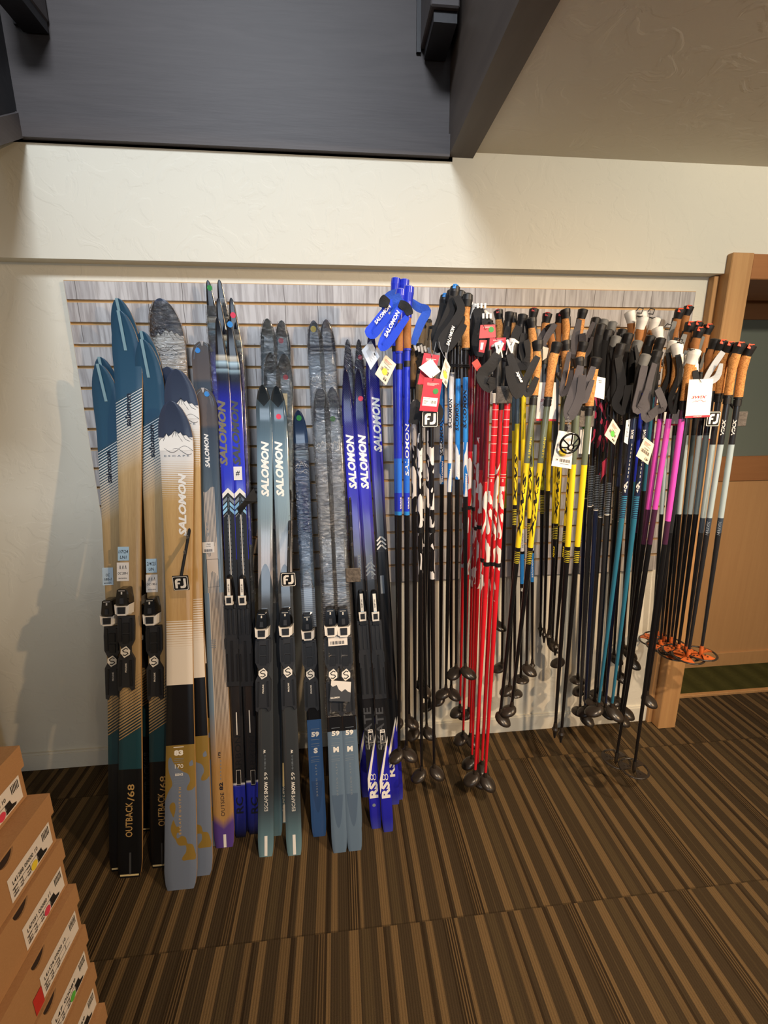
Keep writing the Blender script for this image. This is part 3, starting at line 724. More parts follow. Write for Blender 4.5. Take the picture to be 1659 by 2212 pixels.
        for (a0, b0_), (a1, b1_) in zip(S_, S_[1:]):
            dx, dy = a1 - a0, b1_ - b0_; l = math.hypot(dx, dy); nx, ny = -dy / l * .0016, dx / l * .0016; ex, ey = dx / l * .0008, dy / l * .0008
            b.add([g3(a0 + nx - ex, cy + b0_ + ny - ey), g3(a0 - nx - ex, cy + b0_ - ny - ey), g3(a1 - nx + ex, cy + b1_ - ny + ey), g3(a1 + nx + ex, cy + b1_ + ny + ey)], [(0, 1, 2, 3)], M_BLK)
        put_text(b, 'PROLINK', M_WHT, (0, .085), .006, lambda a, c_: s.P(t + a, Y(c_), .0096), True, .02)
        ob_ = b.build('binding', s.root, s.T); ob_['label'] = 'black plastic binding with white lever and emblem'
        b = MB()
        slab(b, sym([(.012, .375), (.018, .372), (.0235, .335), (.024, .318), (.020, .312), (.008, .309)]), .0, .040, cap, .005)
        slab(b, [(-.007, .318), (.007, .318), (.006, .340), (-.006, .340)], .040, .043, M_BLK2)
        put_text(b, 'S', M_WHT, (0, .356), .009, lambda a, c_: s.P(t + a, Y(c_), .0405), False, .06)
        rect2(b, -.011, .3635, .011, .365, M_WHT, lambda a, c_: s.P(t + a, Y(c_), .0405))
        b.build('toe_cap', ob_, s.T).location = (0, 0, 0)
        b = MB()
        slab(b, [(-.0265, .318), (-.0245, .282), (-.019, .280), (-.016, .275), (.016, .275), (.019, .280), (.0245, .282), (.0265, .318), (.020, .312), (-.020, .312)][::1], .004, .040, M_WHP, .003)
        slab(b, [(-.013, .283), (.013, .283), (.014, .308), (-.014, .308)], .036, .044, M_BLK, .002)
        for i in range(4): slab(b, [(-.012, .286 + i * .0055), (.012, .286 + i * .0055), (.012, .288 + i * .0055), (-.012, .288 + i * .0055)], .043, .0455, M_BLK2)
        lv = b.build('lever', ob_, s.T); lv.location = (0, 0, 0); lv['label'] = 'white lever with black ribbed button'
    def race_binding(s, u_, v0, vl, v1):
        """v0 top of the tapered cap, vl centre of the white lever, v1 bottom of the plate"""
        t, qt = s.inv(u_, v0); t = max(-.006, min(.006, t)); ql = s.inv(u_, vl)[1]; qb = s.inv(u_, v1)[1]
        def slab(mb, out, h0, h1, m, tp=.001):
            n = len(out); cx = sum(a for a, _ in out) / n; cy = sum(c_ for _, c_ in out) / n; A = [s.P(t + a, c_, h0) for a, c_ in out]; B_ = []
            for a, c_ in out:
                l = math.hypot(a - cx, c_ - cy) or 1; B_.append(s.P(t + a - (a - cx) / l * tp, c_ - (c_ - cy) / l * tp, h1))
            mb.add(A + B_, [(i, (i + 1) % n, n + (i + 1) % n, n + i) for i in range(n)], m); mb.add(B_, [tuple(range(n))], m)
        bx = lambda a0, a1, c0, c1: [(a0, c0), (a1, c0), (a1, c1), (a0, c1)]
        b = MB(); slab(b, bx(-.0225, .0225, qb, ql - .02), 0, .007, M_BLK2)
        w0 = ql - .03 - (ql - .02 - qb) * .33; w1 = qb + (ql - .02 - qb) * .40
        for sg in (-1, 0, 1): slab(b, bx(sg * .0155 - .0035, sg * .0155 + .0035, w0, ql - .035), .006, .014, M_BLK2)
        for sg in (-1, 1):
            slab(b, bx(sg * .018 - .002, sg * .018 + .002, qb + .02, w1), .006, .011, M_BLK); slab(b, [(sg * .0225 - .003 * sg, w1 + .06), (sg * .0225 - .003 * sg, w1 + .02), (sg * .0245, w1 + .02), (sg * .0245, w1 + .06)][::sg], 0, .010, M_BLK2)
        slab(b, bx(-.004, .004, qb + .02, w1 + .05), .006, .010, M_BLK); slab(b, bx(-.013, .013, ql - .035, ql - .018), .006, .02, M_BLK)
        r = b.build('binding', s.root, s.T); r['label'] = 'black ribbed race binding with white lever'
        b = MB(); c1 = ql + .018
        slab(b, [(-.0195, c1 - .03), (.0195, c1 - .03), (.018, c1 + .02), (.012, qt - .008), (.006, qt), (-.006, qt), (-.012, qt - .008), (-.018, c1 + .02)], 0, .022, M_GLO, .007)
        g = lambda a, c_: s.P(t + a, c_, .0228)
        rect2(b, -.0058, c1 - .008, .0058, qt - .012, M_WHT, g); put_text(b, 'SHIFT-IN', M_INKB, (0, (c1 + qt - .02) / 2), .006, lambda a, c_: s.P(t + a, c_, .0232), True)
        rect2(b, -.0055, c1 - .008, .0055, c1 + .0, M_BLUP, lambda a, c_: s.P(t + a, c_, .0231))
        b.build('toe_cap', r, s.T).location = (0, 0, 0)
        b = MB(); slab(b, [(-.015, ql + .017), (-.013, ql - .019), (.013, ql - .019), (.015, ql + .017)], .008, .026, M_WHP, .001); slab(b, bx(-.0085, .0085, ql - .011, ql + .010), .026, .029, M_BLK, .001)
        lv = b.build('lever', r, s.T); lv.location = (0, 0, 0); lv['label'] = 'white square lever with black button'
    def done(s):
        o = s.mb.build('ski_body', s.root, s.T); return s
SAL = dict(bold=.035, shear=.25)
A_HW, B_HW, C_HW, D_HW, E_HW, H_HW = (.048, .034, .041), (.059, .044, .054), (.043, .036, .037), (.0225, .0218, .0225), (.029, .0265, .0285), (.024, .0225, .0215)
GA, GB, GC, GD, GE, GG, GH = 'teal and wood skis at the left end', 'navy tipped wide skis with mountain drawing', 'slate grey skis with notched tips', 'blue race skis with black tips', 'slate blue touring skis', 'navy tipped touring skis in plastic', 'violet blue race skis'
def outback(tip, tail, yt, lab, bind=None, word=None, letters=None, mark=True):
    s = Ski(tip, tail, yt, A_HW, M_OUT, M_SIDEW, lab, GA, curl=.06, lc=.24, lt=.15)
    s.line([(-.004, s.L - .004), (-.001, s.L - .115)], .010, M_PBAR)
    if word: s.text('salomon', word[0], word[1], word[2], word[3], M_INKB, .03)
    if letters:
        u_, a, b_ = letters; s.text('OUTBACK', u_ - 1, a + (b_ - a) * .34, b_, 15, M_TANP, .01); s.text('/68', u_ + 3, a, a + (b_ - a) * .32, 15, M_TANP, .01)
    if mark:
        s.line([(.002, .015), (.002, .085)], .007, M_DGREY); s.line([(-s.w(.01) * .8, .010), (s.w(.01) * .8, .010)], .006, M_CREAM)
    if bind: s.touring_binding(*bind)
    return s
outback((216, 771), (266, 1858), -.075, 'teal tipped ski whose tip just shows behind the leftmost ski').done()
s = outback((213, 786), (262, 1881), -.135, 'leftmost teal and wood ski, leaning partly behind its taller neighbour', (236, 1290, 1510), (235, 975, 1043, 12))
s.label(222, 1226, 245, 1264, M_STKB, ((.42, 'OC', .16, .35), (.66, '180-1', .15, .7), (.88, 'MOUNTAIN RENTAL', .06, .7)), 'pale blue handwritten label'); s.done()
s = outback((254, 644), (322, 1795), -.075, 'tall teal tipped ski behind the tallest front one, its dark tail showing right of it', (301, 1252, 1447))
s.text('OUTBACK/68', 318, 1625, 1735, 12, M_DGREY, .0); s.done()
s = outback((258, 671), (280, 1896), -.135, 'tallest teal and wood ski in front, with white lever binding and OUTBACK lettering', (265, 1266, 1492), (277, 850, 921, 13), (280, 1694, 1808))
s.label(255, 1181, 279, 1211, M_TAPE, ((.35, '1/7/24', .25, .85), (.75, 'LN1', .22, .6)), 'blue tape with handwriting')
s.label(253, 1215, 279, 1255, M_STK, ((.58, 'OC 200-1', .13, .85), (.85, 'MOUNTAIN RENTAL', .06, .7), (.25, '^ ^ ^', .2, .6)), 'white rental label'); s.done()
s = outback((307, 715), (354, 1855), -.075, 'teal tipped ski standing behind the third teal ski from the left', (306, 1290, 1500), None, None).done()
s = outback((308, 733), (350, 1874), -.135, 'third teal and wood ski from the left, next to the white mountain skis', (327, 1287, 1512), (328, 918, 988, 12), (350, 1676, 1784))
s.label(316, 1207, 339, 1237, M_TAPE, ((.35, '2/4/25', .25, .85), (.75, 'UN', .22, .5)), 'blue tape with handwriting')
s.label(316, 1241, 341, 1279, M_STK, ((.55, 'OC 190-1', .13, .85), (.85, 'MOUNTAIN RENTAL', .06, .7), (.25, '^ ^ ^', .2, .6)), 'white rental label'); s.done()
# --- wide navy and white skis
def escape(tip, tail, yt, lab, front=False, wrap=False, sy=0):
    s = Ski(tip, tail, yt, B_HW, M_ESC, M_SIDEW, lab, GB, curl=.055, lc=.22, lt=.13)
    s.mountains(s.L - .135, M_INKB, .0014, M_WHT)
    put_text(s.mb, 'E S C A P E', M_GREYP, (0, s.L - .182), .006, s.f(.0009), False, .02, 0, width=s.w(s.L - .17) * 1.5)
    return s
s = escape((345, 644), (447, 1830), -.06, 'tallest navy tipped white ski in plastic, rearmost of the mountain skis'); s.wrap(1.2, s.L - .01, .003, seed=3); s.done()
escape((361, 792), (403, 1880), -.10, 'navy tipped ski at the left side of the middle mountain ski pair').done()
s = escape((380, 797), (426, 1893), -.145, 'navy tipped ski second from the front among the mountain skis, mustard tail showing'); s.done()
s = escape((368, 866), (390, 1922), -.195, 'front navy tipped ski with white SALOMON lettering and mustard blue tail marked 83')
s.text('SALOMON', 394, 1022, 1158, 17, M_WHT, .045, .25)
s.rect(375, 1613, 397, 1614.5, M_WHT); s.htext('83', 386, 1626, 12, M_WHT, .06, 20)
for v_ in (1638, 1641.5, 1646, 1663, 1668, 1680, 1686, 1691): s.rect(376, v_, 397, v_ + .9, M_GREYP)
s.htext('170', 387, 1655, 9, M_WHT, .0, 18); s.htext('ESSENCE', 387, 1673, 5, M_WHT, .03, 17)
s.text('E S C A P E  O U T P A T H', 389, 1700, 1802, 5, M_TANP, .02)
s.done()
# --- slate grey skis
def outside(tip, tail, yt, lab):
    s = Ski(tip, tail, yt, C_HW, M_OUTS, M_SIDEW, lab, GC, curl=.02, lc=.15, lt=.085, tipkind='blunt')
    q = s.L; s.mb.add([s.P(-.006, q + .0005, .0012), s.P(.006, q + .0005, .0012), s.P(.001, q - .016, .0012), s.P(-.002, q - .016, .0012)], [(3, 2, 1, 0)], M_SLAT)
    s.line([(-.034, q - .062), (-.030, q - .035), (-.018, q - .016), (-.008, q - .009)], .0016, M_GREYP); s.line([(.034, q - .062), (.030, q - .035), (.018, q - .016), (.008, q - .009)], .0016, M_GREYP)
    return s
s = outside((436, 737), (473, 1797), -.05, 'rear slate grey ski, notched tip with a blue dot, hidden below by its twin'); s.dot(427, 757, M_BLU); s.done()
s = outside((438, 838), (485, 1831), -.10, 'front slate grey ski with blue dot and purple tail marked OUTSIDE 82'); s.dot(447, 851, M_BLU)
s.text('SALOMON', 447, 937, 1010, 10, M_WHT, .035, .25)
s.label(438, 1171, 463, 1194, M_STK, ((.2, '17000', .12, .4), (.4, 'OUTSI', .1, .4)), 'white barcode sticker', True)
s.text('OUTSIDE', 481, 1712, 1763, 8, M_INKB, .0); s.text('82', 478, 1690, 1707, 8, M_INKB, .04); s.text('172', 474, 1624, 1637, 5, M_INKB, .04)
for i in range(6): s.text('-', 477, 1642 + i * 7.6, 1646 + i * 7.6, 2, M_GREYP)
s.rect(483, 1802, 489, 1830, M_WHT); s.text('Q S T', 449, 1128, 1160, 4, M_GREYP)
s.line([(.0 + a * .021, 1.03 + c_ * .052) for a, c_ in ((-1, -1), (1, -1), (1, 1), (-1, 1), (-1, -1))], .0008, M_INKB)
for i in range(5): s.rect(452 + (i % 2), 1382 + i * 4, 467 - (i % 3), 1383.3 + i * 4, M_GREYP)
s.done()
# --- blue race skis, black tips
def racer(tip, tail, yt, lab, curl=.05): return Ski(tip, tail, yt, D_HW, M_RC, M_SIDEB, lab, GD, curl=curl, lc=.28, lt=.15, tipkind='sharp')
s = racer((448.5, 605), (531, 1790), -.055, 'rear blue race ski, left of the tallest pair, green dot on its black tip'); s.dot(453, 622, M_GRD, .009); s.wrap(.9, s.L - .08, .003, seed=5); s.done()
s = racer((473, 604), (556, 1785), -.055, 'rear blue race ski, right of the tallest pair, bare glossy black tip in plastic'); s.wrap(.9, s.L - .06, .004, seed=6); s.done()
s = racer((471, 644), (528, 1797), -.095, 'middle blue race ski whose slim black tip shows between the tallest pair'); s.done()
s = racer((499, 643), (558, 1792), -.095, 'middle blue race ski with red dot on its black tip, wrapped in plastic'); s.dot(503.5, 681, M_RED, .0095); s.wrap(.9, s.L - .10, .005, .006, seed=7); s.done()
for j, (tip, tail, lab, tx, bu) in enumerate((((469, 686), (520, 1809), 'front left blue race ski with black tip, grey SALOMON lettering and white lever', 481, 493), ((494, 689), (549, 1802), 'front right blue race ski with blue dot on tip and square white sticker', 509, 524))):
    s = racer(tip, tail, -.145, lab)
    s.text('SALOMON', tx, 864, 1006, 17, M_DGREY if j else mat('grey_gold_print', '77715E', .35), .045, .25)
    if j: s.dot(497, 701, M_BLU); s.label(505, 1008, 523, 1037, M_STK, ((.5, '#', .4, .5),), 'small square white sticker')
    c_ = s.inv(485 + 27 * j, 1060)[0]; Y0 = s.inv(486 + 27 * j, 1054)[1]
    hw_ = .0205; black = Y0 - .012
    # black field, white chevron, grey and pale blue chevrons, outlined herringbone
    s.mb.add([s.P(-hw_, .86, .0003), s.P(hw_, .86, .0003), s.P(hw_, Y0 - .022, .0003), s.P(0, Y0, .0003), s.P(-hw_, Y0 - .022, .0003)], [(0, 1, 2, 3, 4)], M_BLK)
    def chev(y, th, m, a0=0.0, a1=hw_, h=.0007):
        for sg in (-1, 1):
            P_ = [(sg * a0, y - a0 * 1.05), (sg * a1, y - a1 * 1.05), (sg * a1, y - th - a1 * 1.05), (sg * a0, y - th - a0 * 1.05)]
            s.mb.add([s.P(a, c2, h) for a, c2 in P_], [(3, 2, 1, 0) if sg > 0 else (0, 1, 2, 3)], m)
    chev(Y0, .017, M_WHT)
    for i, m_ in enumerate((M_GREYP, M_BLUP, M_BLUP)): chev(Y0 - .027 - i * .019, .013, m_, .0045)
    for i in range(17):
        y = Y0 - .086 - i * .0155
        chev(y, .0012, M_GREYP if i % 4 > 1 else M_WHT, .0045, .0195); chev(y - .0095, .0012, M_GREYP if i % 4 > 1 else M_WHT, .0045, .0195)
        for sg in (-1, 1): s.line([(sg * .0048, y - .005), (sg * .0048, y - .015)], .0010, M_GREYP)
    s.line([(0, Y0 - .10), (0, Y0 - .355)], .0028, M_WHT)
    put_text(s.mb, 'REDSTER C', M_GREYP, (0, Y0 - .052), .003, s.f(.0009), True, .02, 0, width=.05)
    s.text('RC8', 492.5 + 29 * j, 1216, 1231, 6, M_WHT, .03)
    s.race_binding(bu, 1241, 1293, 1482)
    s.line([(0, .405), (0, .49)], .0035, M_WHT)
    s.text('RC', 518 + 32 * j, 1722, 1757, 16, M_INKB, .02); s.text('CARBON', 515 + 31 * j, 1590, 1685, 13, mat('black_print', '121317', .5), .0)
    s.label(511 + 31 * j, 1660, 520 + 31 * j, 1696, M_BLK, (), 'black size label with white frame')
    t0, q0 = s.inv(516 + 31 * j, 1678); s.line([(t0 - .008, q0 - .028), (t0 + .008, q0 - .028), (t0 + .008, q0 + .028), (t0 - .008, q0 + .028), (t0 - .008, q0 - .028)], .001, M_WHT, .003)
    s.done()
# --- slate blue touring skis
def slate(tip, tail, yt, lab, letters=True, u_=None):
    s = Ski(tip, tail, yt, E_HW, M_E59, M_SIDEB, lab, GE, curl=.04, lc=.18, lt=.10)
    if letters:
        s.text('ESCAPE', u_, 1717, 1752, 7.5, M_WHT, -.005); s.text('SNOW', u_ - .5, 1688, 1715, 8, M_WHT, .03); s.text('59', u_ - 1, 1668, 1684, 7.5, M_WHT, -.005)
        s.text('W', u_ - 3.5, 1619, 1627, 5, M_WHT, .05); s.text('-|-|||-|-|', u_ - 2.5, 1632, 1664, 3.5, M_GREYP)
        s.line([(.001, .008), (.001, .072)], .0105, M_WHT, .0008)
    return s
s = slate((577, 688), (583, 1780), -.055, 'tallest slate blue ski, left of the rear pair, plain dark tip in plastic', False); s.wrap(1.0, s.L - .004, .003, seed=11); s.done()
s = slate((608, 692), (609, 1772), -.055, 'tallest slate blue ski, right of the rear pair, red dot near its tip', False); s.dot(607, 736, M_RED); s.wrap(1.0, s.L - .004, .004, seed=12); s.done()
s = slate((584, 761), (594, 1806), -.10, 'middle row slate blue ski, left one, window reflections on its plastic', False); s.wrap(.9, s.L - .004, .0015, seed=13); s.done()
s = slate((613, 764), (614, 1778), -.10, 'middle row slate blue ski, right one, red dot and pale card at its side', True, 611); s.dot(617, 815, M_RED); s.wrap(.9, s.L - .004, .003, seed=14)
s.label(611, 850, 621, 898, M_CREAM, (), 'pale card strip'); s.label(592, 1648, 618, 1698, M_CREAM, (), 'yellow paper card'); s.done()
s = slate((567, 831), (574, 1851), -.155, 'front left slate blue ski with white SALOMON lettering and no dot', True, 575); s.text('SALOMON', 572.5, 953, 1073, 17, M_WHT, .045, .25); s.touring_binding(569, 1316, 1536); s.done()
s = slate((597, 833.5), (636, 1848), -.155, 'front right slate blue ski with white SALOMON lettering and red dot', True, 634); s.text('SALOMON', 603.5, 953, 1073, 17, M_WHT, .045, .25); s.dot(602, 900, M_RED); s.touring_binding(620, 1312, 1533); s.done()
# --- navy tipped touring skis
def snowski(tip, tail, yt, lab, m, letter, ux, ym=0, grp=GG):
    s = Ski(tip, tail, yt, E_HW, m, M_SIDEB, lab, grp, curl=.04, lc=.18, lt=.10)
    s.mountains(s.L - .215, M_WHT, .0012)
    put_text(s.mb, 'S N O W S C A P E', M_GREYP, (0, s.L - .265), .004, s.f(.0009), False, .02, 0, width=.036)
    if letter:
        s.htext('59', ux, 1586 + ym, 11, M_WHT, .05, 17); s.htext(letter, ux + 1, 1621 + ym, 12, M_WHT, .06, 12 if letter == 'M' else 9)
        for v_ in (1574, 1597, 1606, 1611, 1634, 1641, 1645): s.rect(ux - 9, v_ + ym, ux + 9, v_ + ym + .8, M_GREYP)
        s.text('D E S I G N   A L P S', ux + 3, 1651 + ym, 1720 + ym, 3.6, M_GREYP, .03)
    return s
s = snowski((644, 886), (690, 1807), -.09, 'single navy and blue touring ski with green dot, shorter than its neighbours', M_SN1, 'S', 681); s.dot(646, 903, M_GRD, .010)
s.text('SALOMON', 660, 1040, 1150, 15, mat('blue_print', '2F4E86', .4), .045, .25); s.touring_binding(667, 1322, 1536); s.wrap(.95, s.L - .12, .0015, seed=21); s.done()
s = snowski((677, 692), (741, 1800), -.055, 'rear navy tipped ski wrapped in plastic with a yellow dot', M_SN2, None, 0); s.dot(677, 711, M_YEL, .0105); s.wrap(1.1, s.L - .002, .004, seed=22); s.done()
s = snowski((704, 690), (768, 1795), -.055, 'rear navy tipped ski wrapped in plastic, right beside the yellow dotted one', M_SN2, None, 0); s.wrap(1.1, s.L - .002, .004, seed=23); s.done()
s1 = snowski((691, 836), (734, 1842), -.15, 'front left navy tipped ski in shiny crinkled plastic, M on its tail', M_SN2, 'M', 725, -2); s1.touring_binding(716, 1308, 1546, M_GLO)
s2 = snowski((717, 836), (767, 1838), -.15, 'front right navy tipped ski in shiny crinkled plastic, green dot on tip', M_SN2, 'M', 755, -4); s2.dot(719, 905, M_GRD, .010); s2.touring_binding(743, 1308, 1546, M_GLO)
s1.wrap(.50, s1.L - .004, .007, .005, seed=24); s2.wrap(.50, s2.L - .004, .007, .005, seed=25)
s2.label(709, 1362, 750, 1391, M_STK, ((.25, 'salomon S', .2, .5),), 'white barcode sticker over both bindings', True, .020)
b = MB(); lo = [s2.inv(712, 1506), s2.inv(756, 1508), s2.inv(758, 1466), s2.inv(716, 1463)]
b.add([s2.P(a, q, .034) for a, q in lo], [(0, 1, 2, 3)], M_STK); b.add([s2.P(a, q, .033) for a, q in lo], [(3, 2, 1, 0)], M_STK)
fm = lambda a, c_: s2.P(lo[0][0] + (lo[1][0] - lo[0][0]) * a + (lo[3][0] - lo[0][0]) * c_, lo[0][1] + (lo[3][1] - lo[0][1]) * c_ + (lo[1][1] - lo[0][1]) * a, .0345)
b.add([fm(a, c_) for a, c_ in ((0, 0), (1, 0), (1, .45), (.85, .5), (.7, .62), (.55, .48), (.4, .58), (.28, .8), (.1, .7), (0, .78))], [tuple(range(10))], M_DGREY)
put_text(b, 'SALOMON', M_WHT, (.28, .14), .09, lambda a, c_: s2.P(*[x for x in (lo[0][0] + (lo[1][0] - lo[0][0]) * a, lo[0][1] + (lo[3][1] - lo[0][1]) * c_)], .035), False, .04, .2, width=.45)
o = b.build('hang_tag', s2.root, s2.T); o['label'] = 'folded card with a grey mountain picture'
s1.done(); s2.done()
# --- violet blue race skis
def violet(tip, tail, yt, lab, num=True, bl=None):
    s = Ski(tip, tail, yt, H_HW, M_RS, M_SIDEB, lab, GH, curl=.05, lc=.26, lt=.15, tipkind='sharp')
    w_ = .0215
    s.mb.add([s.P(-w_, .17, .0003), s.P(-w_ * .9, .22, .0003), s.P(w_ * .85, .36, .0003), s.P(w_ * 1.0, .39, .0003), s.P(w_, .45, .0003), s.P(-w_, .45, .0003)], [(0, 1, 2, 3, 4, 5)], M_BLK)
    s.mb.add([s.P(-w_, .15, .0007), s.P(-w_ * .72, .17, .0007), s.P(w_ * .98, .352, .0007), s.P(w_ * .98, .372, .0007), s.P(-w_ * .95, .20, .0007)], [(0, 1, 2, 3, 4)], M_WHT)
    return s
s = violet((750.5, 733), (792, 1722), -.055, 'rear violet race ski, left of its pair, tip in crinkled plastic'); s.wrap(1.1, s.L - .004, .004, seed=31); s.done()
s = violet((775, 733), (804, 1716), -.055, 'rear violet race ski with a red dot, tip in crinkled plastic'); s.dot(778, 772, M_RED, .0085); s.wrap(1.1, s.L - .004, .004, seed=32); s.done()
for j, (tip, tail, yt, lab, tx) in enumerate((((746, 797), (813, 1790), -.14, 'front violet blue race ski, left one of the pair, tail marked RS8', 759), ((773, 797), (839, 1797), -.14, 'front violet blue race ski, right one of the pair, red dot, tail marked RS8', 785), ((803, 711), (853, 1738), -.095, 'tall violet blue race ski right of the pair, dark tip beside the pale tag', 814), ((799, 722), (861, 1728), -.055, 'rearmost violet race ski, only its edge shows behind the tall one', 0))):
    s = violet(tip, tail, yt, lab)
    if j < 3:
        v = (938, 1057) if j < 2 else (857, 977); s.text('SALOMON', tx, v[0], v[1], 17, M_WHT, .045, .25)
        if j == 1: s.dot(779, 861, M_RED, .0095)
        bu = (780, 809, 829)[j]
        if j < 2:
            s.race_binding(bu - 1, 1273, 1328, 1510)
            if j:
                for i in range(3):
                    t0, q0 = s.inv(801, 1216 + i * 9)
                    for sg in (-1, 1): s.line([(sg * .003, q0), (sg * .016, q0 - .014)], .005, M_GREYP)
            s.text('RS8 SKATE', (777, 803)[j], 1178 + 20, 1250, 5, M_GREYP, .02)
        else:
            for i in range(3):
                t0, q0 = s.inv(823, 1160 + i * 9)
                for sg in (-1, 1): s.line([(sg * .003, q0), (sg * .016, q0 - .014)], .006, M_WHT)
            s.rect(822, 1243, 830, 1282, M_GREYP)
        if j < 2:
            u0 = (807, 833)[j]
            s.text('RS', u0, 1688, 1724, 19, M_WHT, .045); s.text('8', u0 - 1, 1671, 1686, 13, M_WHT, -.02)
            t0, q0 = s.inv(u0 - 7, 1579); rect2(s.mb, t0 - .009, q0 - .006, t0 + .009, q0 + .006, M_WHT, s.f(.0010)); put_text(s.mb, '179', M_INKB, (t0, q0), .007, s.f(.0014), False, .05, 0, width=.014)
            s.line([(t0 - .009, q0 - .002), (t0 - .009, q0 - .07)], .0015, M_WHT); s.line([(t0 + .009, q0), (t0 + .009, q0 - .045)], .0015, M_WHT); s.line([(t0 - .009, q0 - .046), (t0 + .009, q0 - .046)], .0012, M_WHT); put_text(s.mb, 'SKATE', M_WHT, (t0 - .002, q0 - .026), .005, s.f(.0010), True, .03)
            s.text('SKATE', (796, 822)[j] , 1528, 1575 + 45, 17, M_DGREY, .02)
            if j == 0: t0, q0 = s.inv(808, 1739); disc(s.mb, (t0, q0), .0065, M_GREYP, s.f(.001))
        elif j == 2: s.text('RS', 846, 1643, 1678, 14, M_WHT, .03); s.text('8', 844, 1630, 1642, 10, M_WHT, 0)
    s.done()
# ================================================================ DISPLAY ARMS
def arm(u_, v_, yp, z_wall, blank, lab):
    c_ = W(u_, v_, yp); o = empty('display_arm', (c_.x, 0, z_wall), lab, 'display arm', 'sloping black display arms on the slatwall')
    yp2 = yp + .012; b = MB()
    b.tube([(c_.x, -.002, z_wall), (c_.x, yp2, c_.z + .020)], [(.0055, .0055)] * 2, M_BLK, 8)
    b.box((c_.x - .014, -.004, z_wall - .055), (c_.x + .014, 0, z_wall + .03), M_BLK)
    b.build('rail', o, o.location)
    for i in range(7):
        f_ = .16 + .115 * i; p_ = Vector((c_.x, yp2 * f_, z_wall + (c_.z + .020 - z_wall) * f_ + .006))
        b = MB(); b.tube([p_, p_ + Vector((0, -.002, .010))], [.0045, .0035], M_CHR, 8); b.build('stud', o, o.location)
    b = MB(); h = .026; y0 = yp
    b.box((c_.x - h, y0, c_.z - h), (c_.x + h, y0 + .006, c_.z + h), mat('rough_grey_backing', '5E5853', .9, bump=.6, bscale=90, var=.25) if blank else M_BLK, .002)
    if not blank:
        f = lambda a, bb: (c_.x + a, y0 - .0006, c_.z + bb)
        n = 20; R_ = h * .86
        def rr(r, cr, m_, e):
            P_ = []
            for cx_, cz_, a0 in ((r - cr, r - cr, 0), (-r + cr, r - cr, 90), (-r + cr, -r + cr, 180), (r - cr, -r + cr, 270)):
                for i in range(5):
                    a = math.radians(a0 + 22.5 * i); P_.append((c_.x + cx_ + cr * math.cos(a), y0 - e, c_.z + cz_ + cr * math.sin(a)))
            b.add(P_, [tuple(range(len(P_) - 1, -1, -1))], m_)
        rr(h * .93, .005, M_WHT, .0004); rr(h * .86, .0045, M_BLK, .0007)
        k_ = h * .66
        F_ = [[(-1, -1), (-.55, -1), (-.55, -.15), (-.1, -.15), (-.1, .2), (-.55, .2), (-.55, .35), (-.4, .55), (.1, .55), (.1, 1), (-.55, 1), (-.9, .75), (-1, .4)],
              [(.3, 1), (.75, 1), (.75, -.5), (.6, -.85), (.25, -1), (-.35, -1), (-.35, -.55), (.1, -.55), (.3, -.35)]]
        sc = [1.0, 1.0]
        for P_ in F_: b.add([(c_.x + a * k_ + (.0 if P_ is F_[0] else .005), y0 - .0011, c_.z + bb * k_) for a, bb in P_][::1], [tuple(range(len(P_)))], M_WHT)
    pl_ = b.build('end_plate', o, o.location); pl_['label'] = 'blank grey square end plate' if blank else 'black square end plate with white FJ letters'
for a_ in (((390, 1260), -.40, 1.42, 0, 'sloping display arm with square white FJ plate in front of the white skis'), ((623, 1252), -.36, 1.46, 0, 'sloping display arm with square FJ plate in front of the slate blue skis'),
           ((763, 1243), -.38, 1.46, 1, 'sloping display arm with torn grey end square beside the plastic wrapped skis'), ((929, 905), -.46, 1.83, 0, 'display arm with FJ plate hanging under the red hang tags'),
           ((1090, 853), -.46, 1.83, 1, 'display arm with rough grey end square beside the bright red poles'), ((1268, 905), -.44, 1.83, 1, 'display arm with smooth grey end square below the cork grips'),
           ((1541, 905), -.40, 1.83, 0, 'display arm with FJ plate right of the large white hang tag'), ((1600, 905), -.36, 1.83, 1, 'rightmost display arm with dark grey end square near the wooden post')):
    arm(a_[0][0], a_[0][1], a_[1], a_[2], a_[3], a_[4])

# ================================================================ POLES
M_CORK = None
k = NB('cork', .75, .2); n1 = k.noise(k.coord('Object'), 260, 4, 1); k.bump(n1, .35, .001)
M_CORK = k.col(k.mix(k.ramp(n1, [(.35, 1.0), (.6, 0.0)]), 'D39A5C', 'A0683A'))
k = NB('brown_cork', .75, .2); n1 = k.noise(k.coord('Object'), 260, 4, 1); k.bump(n1, .35, .001); M_CORKB = k.col(k.mix(n1, 'B67E4E', '8C5C34'))
k = NB('grey_cork', .75, .2); n1 = k.noise(k.coord('Object'), 260, 4, 1); k.bump(n1, .3, .001); M_CORKG = k.col(k.mix(n1, '8E7658', '6E5A40'))
def shaft(name, c_, rough=.25, coat=.4): return mat(name, c_, rough, coat=coat)
S_BLK = shaft('black_carbon_shaft', '141417'); S_BLUE = shaft('blue_shaft', '2639C8'); S_BLUE2 = shaft('bright_blue_shaft', '2A6FE0'); S_CYAN = shaft('light_blue_shaft', '2D86D6')
S_DRED = shaft('dark_red_shaft', '7C1426'); S_RED = shaft('red_shaft', 'D41F2C'); S_YEL = shaft('yellow_shaft', 'EBD22A'); S_YG = shaft('yellow_green_shaft', 'A8AC2C'); S_GRN = shaft('grey_green_shaft', '66705F')
